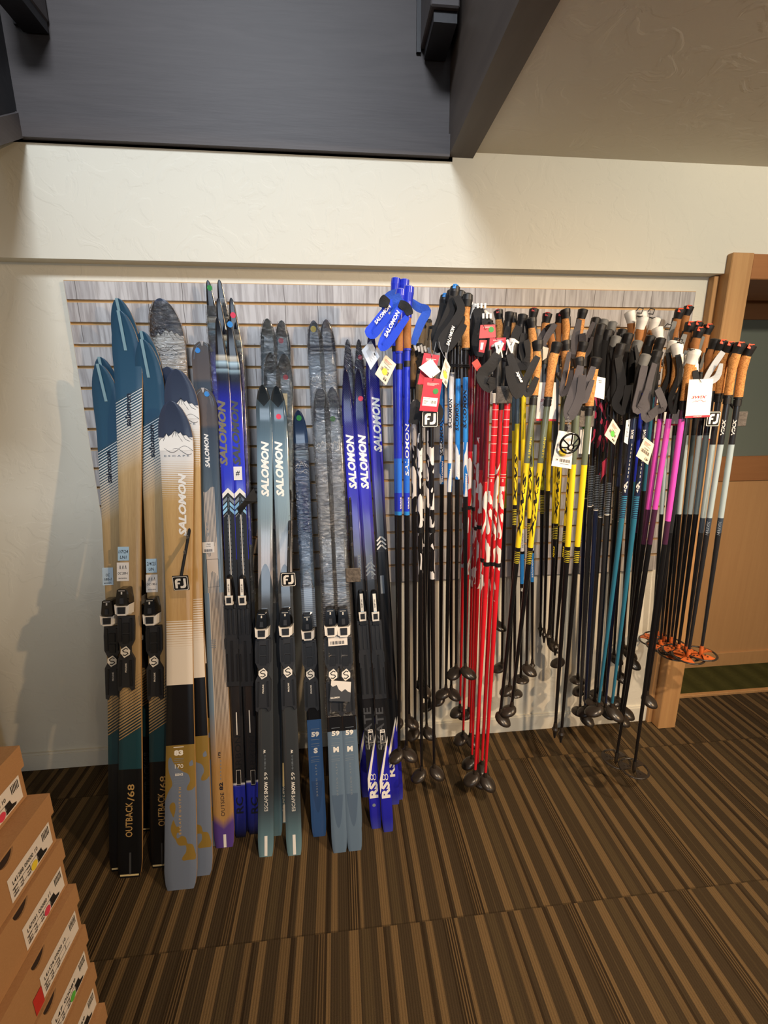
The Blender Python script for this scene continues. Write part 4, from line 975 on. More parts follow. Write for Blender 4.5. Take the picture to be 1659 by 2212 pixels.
S_SLT = shaft('slate_shaft', '55656E'); S_NAVY = shaft('navy_shaft', '1D2744'); S_TEAL = shaft('teal_shaft', '2B6C88'); S_PINK = shaft('pink_shaft', 'D94FBF'); S_PLUM = shaft('plum_shaft', '45243F'); S_PAL = shaft('pale_grey_blue_shaft', 'A9BBC2')
S_CHAR = shaft('charcoal_shaft', '26272B'); S_WHT = shaft('white_shaft', 'E4E4E6'); S_GRY = shaft('blue_grey_shaft', '3B4655'); S_OLV = shaft('dark_green_shaft', '263A2E')
M_FOAM = mat('black_foam', '1C1D1F', .9, bump=.1, bscale=300); M_GRIPG = mat('grey_rubber', '6A6C6C', .6); M_GRIPK = mat('black_rubber', '18181A', .45); M_ORG = mat('orange_rubber', 'E8512F', .5); M_WEB = mat('black_webbing', '1E1F22', .9, bump=.15, bscale=500); M_WEBG = mat('grey_webbing', '47454A', .9, bump=.15, bscale=500)
M_WEBB = mat('blue_webbing', '2450B8', .85, bump=.15, bscale=400); M_WEBB2 = mat('bright_blue_webbing', '1A46D8', .8, bump=.1, bscale=400); M_WHR = mat('white_rubber', 'E6E4DF', .5); M_REDR = mat('dark_red_rubber', 'A03030', .5)
M_BASK = mat('black_basket_plastic', '2E2823', .3); M_BASKO = mat('orange_basket_plastic', 'C2602A', .5, var=.2, bscale=50); M_STEEL = mat('steel_tip', '8B8B8B', .3, metal=1); M_STRAPGREY = mat('pale_grey_strap', 'A9B0B8', .8)
def blobs(name, a, b_, sx, sz, thr=.5):
    k = NB(name, .25, .5, .4); n_ = k.noise(k.coord('Object', (sx, sx, sz)), 1.0, 1, .8)
    return k.col(k.mix(k.math('GREATER_THAN', n_, thr), a, b_))
S_WB = blobs('black_white_lettered_shaft', '151518', 'D9D9DC', 50, 14, .53); S_RW = blobs('red_white_lettered_shaft', 'C8202C', 'E8DEDC', 46, 13, .535); S_DRW = blobs('dark_red_white_lettered_shaft', '7C1426', '9C98A8', 50, 15, .5)
S_BWK = blobs('blue_white_black_shaft', '1F78CF', 'E2E6EA', 40, 9, .52); S_PKB = blobs('black_pink_lettered_shaft', '15131A', 'B03450', 60, 20, .56)
def ticks(name, a, b_):
    k = NB(name, .3, .5, .3); s3 = k.sep(k.coord('Object')); return k.col(k.mix(k.math('LESS_THAN', k.math('FRACT', k.math('MULTIPLY', s3[2], 150)), .35), a, b_))
S_TICK = ticks('ticked_black_shaft', '16171C', '6F7C8C'); S_TICKT = ticks('ticked_teal_shaft', '1F2F50', '3C93B4'); S_TICKY = ticks('ticked_yellow_shaft', '18181A', 'D8C838')

def top_seed(s): return (s.A.x * 37) % 6.28
class Pole:
    def __init__(s, kind, top, bot, y, label, group, cat='ski pole', yb=None, r=.0085):
        s.A = W(top[0], top[1], y); s.B = W(bot[0], bot[1], y if yb is None else yb); s.e = (s.B - s.A); s.L = s.e.length; s.e.normalize(); s.r = r
        s.root = empty(kind, s.B, label, cat, group)
        fwd = (CAM - s.A); fwd.z = 0; fwd = (fwd - s.e * fwd.dot(s.e)).normalized(); s.fw = fwd; s.sx = (-s.e).cross(fwd)
    def at(s, v_):
        """metres down the pole for pixel row v_"""
        lo, hi = 0, s.L
        for _ in range(22):
            m_ = (lo + hi) / 2; p = s.A + s.e * m_ - CAM
            v = 1106 - FPX * p.dot(UPV) / p.dot(FW)
            if v < v_: lo = m_
            else: hi = m_
        return lo
    def p(s, d): return s.A + s.e * d
    def rad(s, d):
        u_ = max(0, min(1, (d - .15) / max(.3, s.L - .15))); return s.r * (1 - .14 * u_ - .36 * max(0, (u_ - .55) / .45) ** 1.3)
    def shaft(s, start, segs, end=.03):
        """segs: (metres, material) in order"""
        b = MB(); d0 = start
        for d1, m_ in segs + [(s.L - end, None)]:
            d1 = min(d1, s.L - end)
            if d1 - d0 < .001: continue
            mm = m_ or segs[-1][1] if not m_ else m_
            n = max(1, int((d1 - d0) / .4)); pts = [s.p(d0 + (d1 - d0) * i / n) for i in range(n + 1)]
            b.tube(pts, [s.rad(d0 + (d1 - d0) * i / n) for i in range(n + 1)], mm, 10, cap=False); d0 = d1
        s.sb = b
    def text(s, txt, v0, v1, w_, m_, bold=.03, shear=0, turn=0.0):
        d0, d1 = s.at(v0), s.at(v1); rr = s.rad(d0) + .0006
        k_ = -1 if txt.lower() in ('swix', 'infinity') else 1; mid = -(d0 + d1) / 2   # these read downwards
        f = lambda a, b_: s.p(-(mid + k_ * (b_ - mid))) + s.fw * (rr * math.cos(k_ * a / rr + turn)) + s.sx * (rr * math.sin(k_ * a / rr + turn))
        put_text(s.sb, txt, m_, (0, -(d0 + d1) / 2), w_, f, True, bold, shear, width=abs(d1 - d0))
    def close(s): s.sb.build('shaft', s.root, s.B)
    def grip(s, prof, name='grip', lean=.0, cap=None, capprof=None, ins=None, cy=None, bottom=None):
        """prof: (metres, radius) from below the head; cap: material of the head"""
        b = MB(); ln = s.sx * lean
        off = lambda d: ln * max(0, 1 - d / .07) ** 1.5
        b.tube([s.p(d) + off(d) for d, r in prof], [(r * 1.08, r) for d, r in prof], cy or M_CORK, 12)
        if bottom: b.tube([s.p(prof[-1][0]), s.p(prof[-1][0] + .006)], prof[-1][1] * 1.03, bottom, 12)
        g_ = b.build('grip', s.root, s.B)
        if cap:
            b = MB(); cp = capprof or ([(0, .012), (.004, .0185), (.016, .0185), (.034, .0155), (.050, .0138)] if cap is M_WHR else [(0, .011), (.003, .0175), (.014, .0168), (.030, .0142), (.042, .0128)])
            b.tube([s.p(d) + off(d) for d, r in cp], [(r * 1.12, r) for d, r in cp], cap, 12)
            # pointed lower edge of the head sweeping down one side
            dd = cp[-1][0]; side = -s.sx if lean >= 0 else s.sx
            b.tube([s.p(dd - .012) + off(dd) + side * .004, s.p(dd + .012) + off(dd + .012) + side * .008, s.p(dd + .034) + side * .0115], [(.014, .010), (.012, .007), (.003, .003)], cap, 8)
            c_ = b.build('grip_head', s.root, s.B)
            if ins:
                b = MB(); b.tube([s.p(.0005) + off(0) + s.fw * .010, s.p(.014) + off(.014) + s.fw * .0165], [(.006, .0085), (.004, .0085)], ins, 4, smooth=False)
                b.tube([s.p(-.0012) + off(0), s.p(.001) + off(0)], [.0095, .0095], ins, 8)
                i_ = b.build('insert', c_, s.B); i_.location = (0, 0, 0)
    def strap(s, pts, w_, m_, thick=.0016, dy=-.02, text=None, name='strap', back=True):
        """pts: pixels of the hanging loop"""
        y = s.A.y + dy; P_ = [W(u_, v_, y - .004 * i) for i, (u_, v_) in enumerate(pts)]
        # smooth the path
        Q = []
        for i in range(len(P_) - 1):
            p0 = P_[max(0, i-1)]; p1 = P_[i]; p2 = P_[i+1]; p3 = P_[min(len(P_)-1, i+2)]
            for k_ in range(4):
                t = k_ / 4; Q.append(.5 * ((2*p1) + (p2-p0)*t + (2*p0-5*p1+4*p2-p3)*t*t + (3*p1-p0-3*p2+p3)*t*t*t))
        Q.append(P_[-1]); b = MB()
        R_ = []; nq = len(Q)
        for i, q in enumerate(Q):
            t = (Q[min(nq - 1, i + 1)] - Q[max(0, i - 1)]).normalized(); v = t.cross(Vector((0, 1, 0)))
            v = v.normalized() if v.length > .1 else Vector((1, 0, 0)); ph = i / max(1, nq - 1)
            tw = (.0 if text else .35) * math.sin(ph * 5 + top_seed(s)); v = (v * math.cos(tw) + Vector((0, 1, 0)) * math.sin(tw)).normalized(); u = t.cross(v)
            h_ = w_ * .43 * (1 - .3 * abs(2 * ph - 1) ** 3); th_ = max(.0009, thick * .45)
            R_.append([q + v * a_ * h_ + u * c_ * th_ for a_, c_ in ((-1, -1), (-.5, -1.15), (.5, -1.15), (1, -1), (1, 1), (.5, 1.15), (-.5, 1.15), (-1, 1))])
        b.grid(R_, m_, False, closed=True); b.add(R_[0], [tuple(range(8))], m_); b.add(R_[-1], [tuple(range(7, -1, -1))], m_)
        if text:
            txt, i0, i1, tm, h = text; a = P_[i0]; c_ = P_[i1]; ex = (c_ - a); l = ex.length; ex.normalize(); nz = Vector((0, 1, 0)); ey = -(nz.cross(ex)).normalized()
            put_text(b, txt, tm, (l / 2, 0), h, lambda aa, bb: a + ex * aa + ey * bb + Vector((0, -thick - .004, 0)), False, .04, .2, width=l * .8)
        o = b.build(name, s.root, s.B); return o
    def basket(s, kind='nordic', col=None, turn=0.0, size=1.0):
        size *= 1.32 if kind == 'nordic' else 1.12
        col = col or M_BASK; b = MB(); c_ = s.p(s.L - .028); up = -s.e
        a = turn; side = (s.fw * math.cos(a) + s.sx * math.sin(a)); per = up.cross(side)
        rb = s.rad(s.L) * 1.25
        b.tube([s.p(s.L - .062), s.p(s.L - .045), s.p(s.L - .02), s.p(s.L - .008)], [rb, rb * 1.25, rb * 1.1, rb * .6], col, 10)
        if kind == 'nordic':
            R_ = []; 
            for i, (h, rr) in enumerate(((.010, .15), (.006, .6), (0, .92), (-.007, 1.0), (-.010, .9), (-.004, .5))):
                ring = []
                for j in range(16):
                    th = 2 * PI * j / 16; ex = math.cos(th); ey = math.sin(th); off = .011 * size
                    ring.append(c_ + up * (h * size - ex * .007 * size * rr) + side * (off * rr + ex * .025 * rr * size) + per * (ey * .021 * rr * size))
                R_.append(ring)
            b.grid(R_, col, True, closed=True); b.add(R_[-1], [tuple(range(16))], col)
        elif kind == 'disc':
            R_ = [[c_ + up * h * size + side * (math.cos(2*PI*j/20) * rr * size) + per * (math.sin(2*PI*j/20) * rr * size) for j in range(20)] for h, rr in ((.008, .008), (.006, .02), (0, .030), (-.004, .0315), (-.003, .028), (.002, .010))]
            b.grid(R_, col, True, closed=True)
        elif kind == 'snow':
            q = b; Rr = .047 * size
            ring = [c_ + side * (math.cos(2*PI*j/28) * Rr) + per * (math.sin(2*PI*j/28) * Rr) for j in range(29)]
            q.tube(ring, [(.0045, .003)] * 29, M_BASK, 8, cap=False)
            for m_ in range(3):
                a0 = 2 * PI * m_ / 3
                f = lambda r, th, h: c_ + side * (math.cos(th) * r) + per * (math.sin(th) * r) + up * h
                th = [a0 + .95 * i / 8 - .47 for i in range(9)]
                R_ = [[f(.010 + (Rr - .010) * jj / 4, t_ * 1.0 if jj else a0 + (t_ - a0) * .6, .002 + .003 * math.sin(PI * jj / 4)) for t_ in th] for jj in range(5)]
                q.grid(R_, col, True); q.grid([[p_ - up * .003 for p_ in r_] for r_ in R_], col, True)
                for rr in (.022, .035):
                    hp = f(rr, a0, .0066); q.tube([hp, hp + up * .0006], .0032, M_BASK, 8)
        elif kind == 'small':
            b.tube([c_ + up * .012, c_ + up * .004, c_ - up * .006], [rb * 1.3, .0125, .0085], col, 12)
            b.tube([c_ - up * .002, c_ - up * .035], [.0085, .0035], M_BLK, 10)
        o = b.build('basket', s.root, s.B)
        b = MB(); b.tube([s.p(s.L - .012), s.p(s.L)], [.003, .0012], M_STEEL, 8); b.build('tip', s.root, s.B)
ORD = ['first', 'second', 'third', 'fourth', 'fifth', 'sixth', 'seventh', 'eighth', 'ninth', 'tenth', 'eleventh', 'twelfth', 'thirteenth']
G1, G2, G3, G4, G5, G6, G7, G8, G9 = ('blue race poles with blue straps', 'black and white poles behind the red tags', 'black poles with blue and white upper shafts', 'red and dark red poles', 'yellow poles with cork grips', 'black foam grip poles', 'navy and teal poles', 'white topped cork poles', 'cork poles with orange topped heads')
def loop(u_, v_, dx, dy, w_=9): return [(u_, v_), (u_ + dx * .6, v_ + dy * .45), (u_ + dx, v_ + dy), (u_ + dx * .55, v_ + dy * .9), (u_ + dx * .1, v_ + dy * .45)]

# --- blue race poles
for i, (top, bot, y, lab) in enumerate((((852, 600), (862, 1572), -.24, 'rear left blue race pole, its round blue grip top highest of all'), ((871, 603), (884, 1568), -.24, 'rear right blue race pole with round blue grip top'),
                          ((862.5, 624), (862, 1640), -.40, 'front left blue race pole with SALOMON strap hanging before it'), ((880, 618), (878, 1638), -.40, 'front right blue race pole with cork edged grip and white SALOMON on shaft'))):
    p = Pole('ski_pole', top, bot, y, lab, G1, r=.0098)
    p.grip([(.035, .0125), (.06, .0125), (.10, .012), (.150, .0125), (.178, .0120)], cap=S_BLUE, cy=M_CORKB, bottom=S_BLUE, lean=.006, capprof=[(0, .010), (.003, .0155), (.02, .0165), (.045, .0145), (.09, .0135)])
    p.shaft(.17, [(p.at(990), S_BLUE), (p.at(1064), S_BLUE2), (p.at(1104), S_BLUE), (p.at(1112), S_CYAN), (p.L, S_BLK)])
    if i == 3: p.text('SALOMON', 915, 1027, .0125, M_WHT, .02, .1)
    if i > 1: p.text('S/RACE', 1073, 1098, .005, M_WHT, .03, turn=.6)
    p.close(); p.basket(turn=(-.9, .9, -.8, 1.0)[i])
    b = MB(); b.tube([p.p(.215), p.p(.232)], .0115, M_BLK, 12); b.build('collar', p.root, p.B)
    if i == 2: p.strap([(862, 648), (846, 655), (828, 676), (806, 704), (796, 716), (806, 724), (824, 704), (842, 680)], .026, M_WEBB2, text=('SALOMON', 3, 1, M_WHT, .011), dy=-.03); p.strap([(836, 642), (830, 652), (828, 664)], .036, M_WEB, .003, -.04)
    if i == 3: p.strap([(876, 652), (864, 665), (846, 700), (828, 735), (826, 750), (840, 740), (860, 712), (880, 684)], .028, M_WEBB2, text=('SALOMON', 3, 1, M_WHT, .012), dy=-.045); p.strap([(862, 655), (878, 664), (886, 680)], .030, M_WEB, .004, -.05); p.strap([(866, 640), (852, 652), (856, 672), (846, 690)], .034, M_WEBB, .003, -.03)
    if i == 1: p.strap([(886, 650), (904, 664), (922, 672), (908, 700), (892, 744)], .032, M_WEBB, .002, -.12)
    if i == 0: p.strap([(858, 632), (842, 640), (832, 655), (838, 675)], .034, M_WEBB, .002, -.05)
# --- black and white poles
for i, (top, bot, y) in enumerate((((893, 745), (897, 1592), -.24), ((903, 742), (922, 1590), -.22), ((912, 702), (905, 1490), -.13), ((922, 690), (928, 1535), -.13), ((932, 705), (915, 1500), -.17), ((906, 800), (911, 1682), -.38), ((930, 800), (938, 1676), -.38))):
    lab = ('tall front left pole, black carbon, in front of the rest under the red tags', 'tall front right pole, black with white letter shapes, basket near the carpet')[i - 5] if i > 4 else '%s rear black and white pole from the left, grey cork grip' % ORD[i]
    p = Pole('ski_pole', top, bot, y, lab, G2, r=.0092)
    p.grip([(.012, .0145), (.05, .013), (.09, .0135), (.14, .012)], cap=M_GRIPK, cy=M_CORKG, bottom=M_GRIPK, lean=.006, capprof=[(0, .010), (.005, .014), (.014, .014)])
    st = (860, 870, 905, 900, 930, 935, 965)[i]; en = (1105, 1180, 1090, 1190, 1120, 1240, 1250)[i]
    p.shaft(.14, [(p.at(st), S_BLK), (p.at(en), S_WB), (p.L, S_BLK)]); p.text('SWIX', 745 if i == 3 else 800, 790, .009, M_INKB, .03, .2) if i == 3 else None
    p.close(); p.basket(turn=(-.7, .7, 1.2, -1.3, .4, -.9, .9)[i])
    if i > 4:
        b = MB(); b.tube([p.p(p.at(1138)), p.p(p.at(1150))], .0115, M_BLK, 12); b.build('rubber_band', p.root, p.B)
    if i in (0, 1):
        p.strap(loop(top[0] + 6, top[1] + 12, 22 - i * 8, 46), .024, M_WEB, .003); b = MB()
        for j in range(3): b.tube([W(895 + i * 14 + j * 8, 745 + j * 3, y - .045), W(899 + i * 14 + j * 7, 757 + j * 3, y - .05)], [(.002, .005), (.002, .004)], M_WHR, 8)
        b.build('strap_stripe', p.root, p.B)
    if i > 4: p.strap([(top[0], 868), (top[0] + (i - 5.5) * 34, 888), (top[0] + (i - 5.5) * 22, 908), (top[0] + (i - 5.5) * 4, 880)], .040, M_WEB, .004)
# --- black with blue and white
for i, (top, bot, y) in enumerate((((957, 636), (951, 1518), -.20), ((971, 626), (975, 1507), -.22), ((979, 617), (963, 1508), -.30), ((991, 628), (985, 1462), -.30), ((1006, 634), (1005, 1462), -.34))):
    lab = '%s black pole from the left with blue white shaft, %s' % (ORD[i], ('blue dot on its grip', 'brown edged grip', 'tallest, blue square on top', 'blue strap at its side', 'broad pale cork grip'))[0:2] if False else '%s from the left of the blue and white shafted poles, %s' % (ORD[i], ('blue patch on grip', 'brown edged grip', 'tallest of them', 'slim blue edge', 'broad cork grip')[i])
    p = Pole('ski_pole', top, bot, y, lab, G3, r=.0092)
    p.grip([(.03, .0140), (.06, .0120), (.09, .0135), (.12, .012), (.165, .0135)], cap=M_GRIPK, cy=(M_GRIPK, M_CORKG, M_GRIPK, M_GRIPK, M_CORK)[i], bottom=M_GRIPK, lean=.008, ins=S_CYAN if i in (0, 2) else None, capprof=[(0, .009), (.005, .016), (.02, .018), (.04, .016)])
    a_ = (830, 820, 805, 818, 815)[i]; e_ = (1045, 1050, 1062, 1035, 1072)[i]; m_ = (915, 940, 1000, 960, 955)[i]
    p.shaft(.165, [(p.at(a_), S_BLK), (p.at(m_), S_CYAN if i != 2 else S_WHT), (p.at(e_), S_BWK), (p.L, S_BLK)])
    p.text('SALOMON', (905, 905, 860, 870, 840)[i], (985, 990, 925, 930, 925)[i], .013, M_INKB, .05, .2, turn=-.3)
    p.text('SALOMON', e_ - 50, e_ - 4, .007, M_WHT, .05, .2, turn=.3); p.close(); p.basket(turn=(-.6, .8, -1.2, -.6, 1.0)[i])
    if i == 2: p.strap([(978, 640), (972, 670), (950, 728), (944, 750), (958, 742), (990, 700), (996, 682)], .040, M_WEB, .005, -.04)
    if i == 3: p.strap([(985, 640), (996, 668), (980, 700), (955, 735), (964, 752), (990, 722), (1003, 700)], .034, M_WEB, .004, -.06, text=('SALOMON', 4, 2, M_WHT, .011))
    if i == 0: p.strap([(957, 655), (952, 690), (940, 725), (948, 748), (962, 720)], .034, M_WEB, .005, -.08)
b = MB(); t_ = W(974, 795, -.36); t2_ = W(1010, 795, -.36)
for v_ in (788, 791.5): b.tube([W(970, v_ - 1, -.345), W(990, v_, -.375), W(1013, v_ + 1, -.35)], .0022, M_BLK, 8)
tag(b.build('elastic_band'), 'black elastic band around the blue and white pole shafts', 'elastic band')
# --- red
for i, (top, bot, y) in enumerate((((1013, 655), (993, 1545), -.16), ((1024, 660), (1000, 1602), -.22), ((1036, 668), (1012, 1552), -.16), ((1044, 674), (1015, 1608), -.22), ((1050, 690), (1019, 1655), -.27), ((1057, 700), (1031, 1690), -.33), ((1086, 775), (1040, 1668), -.34), ((1078, 742), (1025, 1690), -.44), ((1104, 735), (1047, 1696), -.44))):
    dark = i < 6
    lab = '%s dark red pole from the left, black grip and strap above' % ORD[i] if dark else ('bright red pole standing between the two front red ones', 'left one of the two front bright red poles, white V on grip', 'right one of the two front bright red poles, white V on grip')[i - 6]
    p = Pole('ski_pole', top, bot, y, lab, G4, r=.0090 if dark else .0098)
    p.grip([(.004, .012), (.03, .0145), (.08, .013), (.13, .0125), (.165, .0115)], cap=M_WHR if i in (0, 1, 3, 7, 8) else M_GRIPK, cy=M_GRIPK, lean=.010 if i != 7 else -.010, capprof=[(0, .008), (.003, .0155), (.008, .0152)])
    s0 = S_DRED if dark else S_RED; pat = S_DRW if i in (0, 2) else S_RW
    st = (925, 975, 960, 945, 1015, 1040, 1000, 1060, 1050)[i]; en = (1225, 1240, 1270, 1260, 1270, 1290, 1285, 1292, 1297)[i]
    p.shaft(.165, [(p.at(st), s0), (p.at(en), pat), (p.L, S_RED)])
    if i > 6:
        for v_ in (885, 906, 922, 940, 958, 976, 1024, 1030): d_ = p.at(v_); p.sb.tube([p.p(d_), p.p(d_ + .0012)], p.rad(d_) + .0004, M_WHT, 10, cap=False)
        p.text('150', 1034, 1040, .005, M_WHT)
    p.close(); p.basket(turn=(-.9, -.7, -1.2, .9, -.9, .6, .2, -.9, .8)[i], size=1.05)
    b = MB(); v_ = (1096, 1092, 1095, 1137, 1134, 1205, 1213, 1213, 1215)[i]; d_ = p.at(v_); b.tube([p.p(d_), p.p(d_ + .014)], p.rad(d_) + .0025, M_BLK, 12); b.build('rubber_band', p.root, p.B)
    if i > 6:
        b = MB(); sg = 1 if i == 7 else -1
        for q_ in (-1, 1): b.tube([p.p(.0) + p.fw * .016 + p.sx * q_ * .012, p.p(.02) + p.fw * .0155 + p.sx * (q_ * .004), p.p(.05) + p.fw * .014 - p.sx * sg * .008], [(.003, .004), (.003, .0045), (.001, .001)], M_WHR, 8)
        b.build('grip_stripe', p.root, p.B)
        b = MB(); b.tube([p.p(.148), p.p(.150), p.p(.178)], [.013, .0145, .0125], M_WHT if 0 else M_WHP, 12); b.build('collar', p.root, p.B)
    if i in (0, 1): p.strap([(top[0] + 4, top[1] + 8), (top[0] + 10, 700), (top[0] + 2, 740), (top[0] + 12, 765), (top[0] + 22, 720)], .034, M_WEB, .005, -.05)
    if i == 7: p.strap([(1076, 765), (1060, 790), (1040, 812), (1058, 835), (1066, 815)], .046, M_WEB, .004, -.03)
    if i == 8: p.strap([(1100, 765), (1112, 800), (1126, 830), (1118, 852), (1104, 822), (1098, 790)], .034, M_WEB, .004, -.05, text=('swix', 2, 1, M_WHT, .010))
    if i in (3, 4):
        b = MB()
        for q_ in range(3): b.tube([W(1032 + (i - 3) * 12 + q_ * 8, 655 + (i - 3) * 22, y - .03), W(1032 + (i - 3) * 12 + q_ * 8, 666 + (i - 3) * 22, y - .03)], [(.002, .0045), (.002, .004)], M_WHR, 8)
        b.build('strap_stripe', p.root, p.B); p.strap([(1036 + (i - 3) * 12, 668 + (i - 3) * 20), (1040 + (i - 3) * 14, 700 + (i - 3) * 10)], .042, M_WEB, .004, -.025)
# --- yellow group, front to back
def cork_pole(i, top, bot, y, lab, grp, segs, head=M_GRIPK, ins=None, cork=M_CORK, strap=None, bk='nordic', lean=.008, turn=0, r=.0085, clen=.155, texts=(), bsize=1.0, smat=None, bcol=None):
    p = Pole('ski_pole' if grp in (G5,) else 'trekking_pole', top, bot, y, lab, grp, 'ski pole' if grp in (G5,) else 'trekking pole', r=r)
    p.grip([(.034, .0140), (.055, .0150), (.085, .0130), (.12, .0125), (clen, .0130)], cap=head, cy=cork, bottom=M_GRIPK, lean=lean, ins=ins)
    b = MB(); b.tube([p.p(clen + .008), p.p(clen + .03)], .0125, M_GRIPK, 12); b.build('collar', p.root, p.B)
    p.shaft(clen, [(p.at(v_) if v_ > 5 else p.L, m_) for v_, m_ in segs])
    for t_ in texts: p.text(*t_)
    p.close(); p.basket(bk, bcol, turn, bsize)
    if strap: p.strap(strap[0], strap[1], strap[2] if len(strap) > 2 else M_WEBG, .002, -.03)
    return p
TAILY = lambda v_: [(v_, S_YEL), (v_ + 10, S_BLK), (v_ + 45, S_TICKY), (1, S_BLK)]
Y_ = [  # top, bottom, depth, segments, strap, basket, label
 ((1080, 669), (1073, 1360), -.12, [(990, S_YG), (1085, S_YEL), (1, S_BLK)], None, 'nordic', 'orange capped cork pole furthest left of the yellow poles'),
 ((1096, 674), (1084, 1450), -.15, [(900, S_SLT), (1097, S_YG), (1, S_BLK)], ([(1098, 705), (1094, 735), (1106, 760), (1112, 730)], .028, M_WEB), 'nordic', 'black gripped pole between the first two cork ones'),
 ((1110, 676), (1112, 1508), -.15, [(930, S_SLT), (1115, S_YEL), (1, S_BLK)], None, 'disc', 'red capped cork pole beside the black strap'),
 ((1124, 679), (1100, 1500), -.20, [(915, S_SLT)] + TAILY(1090), ([(1122, 705), (1112, 730), (1108, 775), (1130, 790), (1144, 770), (1136, 735)], .040, M_WEB), 'nordic', 'black gripped pole with white lettered black strap'),
 ((1133, 683), (1125, 1478), -.20, [(1142, S_YEL), (1190, S_WHT), (1196, S_BLK), (1260, S_CYAN), (1, S_BLK)], ([(1132, 720), (1128, 760), (1146, 800), (1150, 770)], .036, M_WEB), 'disc', 'black gripped kids pole with white and light blue shaft end'),
 ((1148, 667), (1150, 1450), -.13, [(1130, S_YG), (1188, S_WHT), (1194, S_BLK), (1256, S_CYAN), (1, S_BLK)], None, 'small', 'red topped cork pole with white and blue lower shaft'),
 ((1152, 686), (1137, 1455), -.24, [(1008, S_GRN)] + TAILY(1119), None, 'nordic', 'slim cork pole right of the black strap pouch'),
 ((1177, 677), (1167, 1372), -.13, [(900, S_GRY), (1058, S_YG), (1068, S_BLK), (1110, S_TICKY), (1, S_BLK)], ([(1180, 710), (1166, 740), (1172, 770), (1184, 745)], .030, M_WEBG), 'small', 'red topped cork pole with dark strap, rear row'),
 ((1193, 700), (1175, 1385), -.18, [(1060, S_YEL), (1, S_BLK)], ([(1200, 700), (1180, 730), (1170, 758)], .026, M_WEBG), 'small', 'brown cork pole half hidden behind the front cork grips'),
 ((1206, 677), (1190, 1388), -.15, [(1000, S_GRY), (1130, S_YEL), (1140, S_BLK), (1165, S_TICKY), (1, S_BLK)], None, 'small', 'red capped black headed pole left of the long pale cork grip'),
 ((1225, 667), (1192, 1405), -.18, [(830, S_OLV), (1135, S_YEL), (1, S_BLK)], None, 'nordic', 'tall cork pole with dark green shaft just under its grip'),
 ((1254, 668), (1210, 1440), -.17, [(950, S_GRY), (1160, S_YEL), (1, S_BLK)], ([(1252, 690), (1243, 730), (1240, 765), (1256, 760), (1258, 720)], .036, M_WEBG), 'nordic', 'tall pole with wide grey strap covering its cork grip'),
 ((1166, 735), (1079, 1560), -.40, [(1000, S_GRN), (1182, S_YEL), (1190, S_BLK), (1217, S_TICKY), (1, S_BLK)], ([(1162, 770), (1146, 800), (1132, 835), (1142, 850), (1160, 815)], .030, M_WEB), 'nordic', 'front left long cork pole lettered INFINITY'),
 ((1198, 739), (1103, 1545), -.40, [(1000, S_GRN), (1182, S_YEL), (1190, S_BLK), (1217, S_TICKY), (1, S_BLK)], None, 'nordic', 'front right long cork pole lettered INFINITY'),
 ((1226, 735), (1184, 1390), -.31, [(935, S_GRN), (1130, S_YEL), (1137, S_BLK), (1163, S_TICKY), (1, S_BLK)], ([(1230, 760), (1222, 800), (1212, 850), (1226, 840), (1234, 800)], .020, M_WEBG), 'small', 'cork pole with curved grip left of the crossing grey straps'),
 ((1255, 738), (1199, 1412), -.31, [(1000, S_GRN), (1135, S_YEL), (1145, S_BLK), (1170, S_TICKY), (1, S_BLK)], None, 'small', 'cork pole whose short grip shows above a black knob'),
 ((1254, 771), (1198, 1590), -.44, [(1003, S_GRN), (1180, S_YEL), (1188, S_BLK), (1214, S_TICKY), (1, S_BLK)], ([(1254, 790), (1244, 830), (1228, 880), (1232, 900), (1252, 860), (1258, 810)], .034), 'small', 'front pole with black knob and two wide grey straps, left one'),
 ((1282, 772), (1211, 1600), -.44, [(1004, S_GRN), (1180, S_YEL), (1188, S_BLK), (1214, S_TICKY), (1, S_BLK)], ([(1282, 792), (1272, 820), (1256, 850), (1262, 866), (1280, 820)], .026), 'small', 'front pole with black knob and grey strap, right one, cork below')]
for i, (top, bot, y, segs, st, bk, lab) in enumerate(Y_):
    head = M_GRIPK; ins = {0: M_REDR, 2: M_REDR, 5: M_REDR, 7: M_REDR, 9: M_REDR}.get(i); ck = M_GRIPK if i in (1, 3, 4) else (M_CORKB if i in (5, 8, 9) else M_CORK)
    tx = ()
    if i in (12, 13): tx = (('INFINITY', 945, 990, .007, S_YEL, .0, 0, .5), ('swix', 1020, 1160, .017, M_BLK, .02, .3))
    elif i in (14, 15): tx = (('swix', 1178, 1204, .007, S_YEL, .03, .3), ('swix', 1010, 1120, .015, M_BLK, .02, .3))
    elif i == 4: tx = (('salomon', 1150, 1182, .009, M_INKB, .0), ('S', 1268, 1276, .008, M_WHT))
    elif i == 5: tx = (('salomon', 1208, 1246, .008, M_WHT, .0),)
    elif i in (6, 3): tx = (('SWIX', 980, 1085, .012, M_BLK, .05, .2),)
    elif i in (10, 7): tx = (('SWIX', 940, 1040, .012, M_BLK, .05, .2),)
    cork_pole(i, top, bot, y, lab, G5, segs, head, ins, ck, st, bk, lean=(.010 if i % 2 else -.007), turn=(-1) ** i * .9, texts=tx, r=.0102 if i in (12, 13, 16, 17) else .0090, clen=.170 if i in (12, 13, 10) else .150)
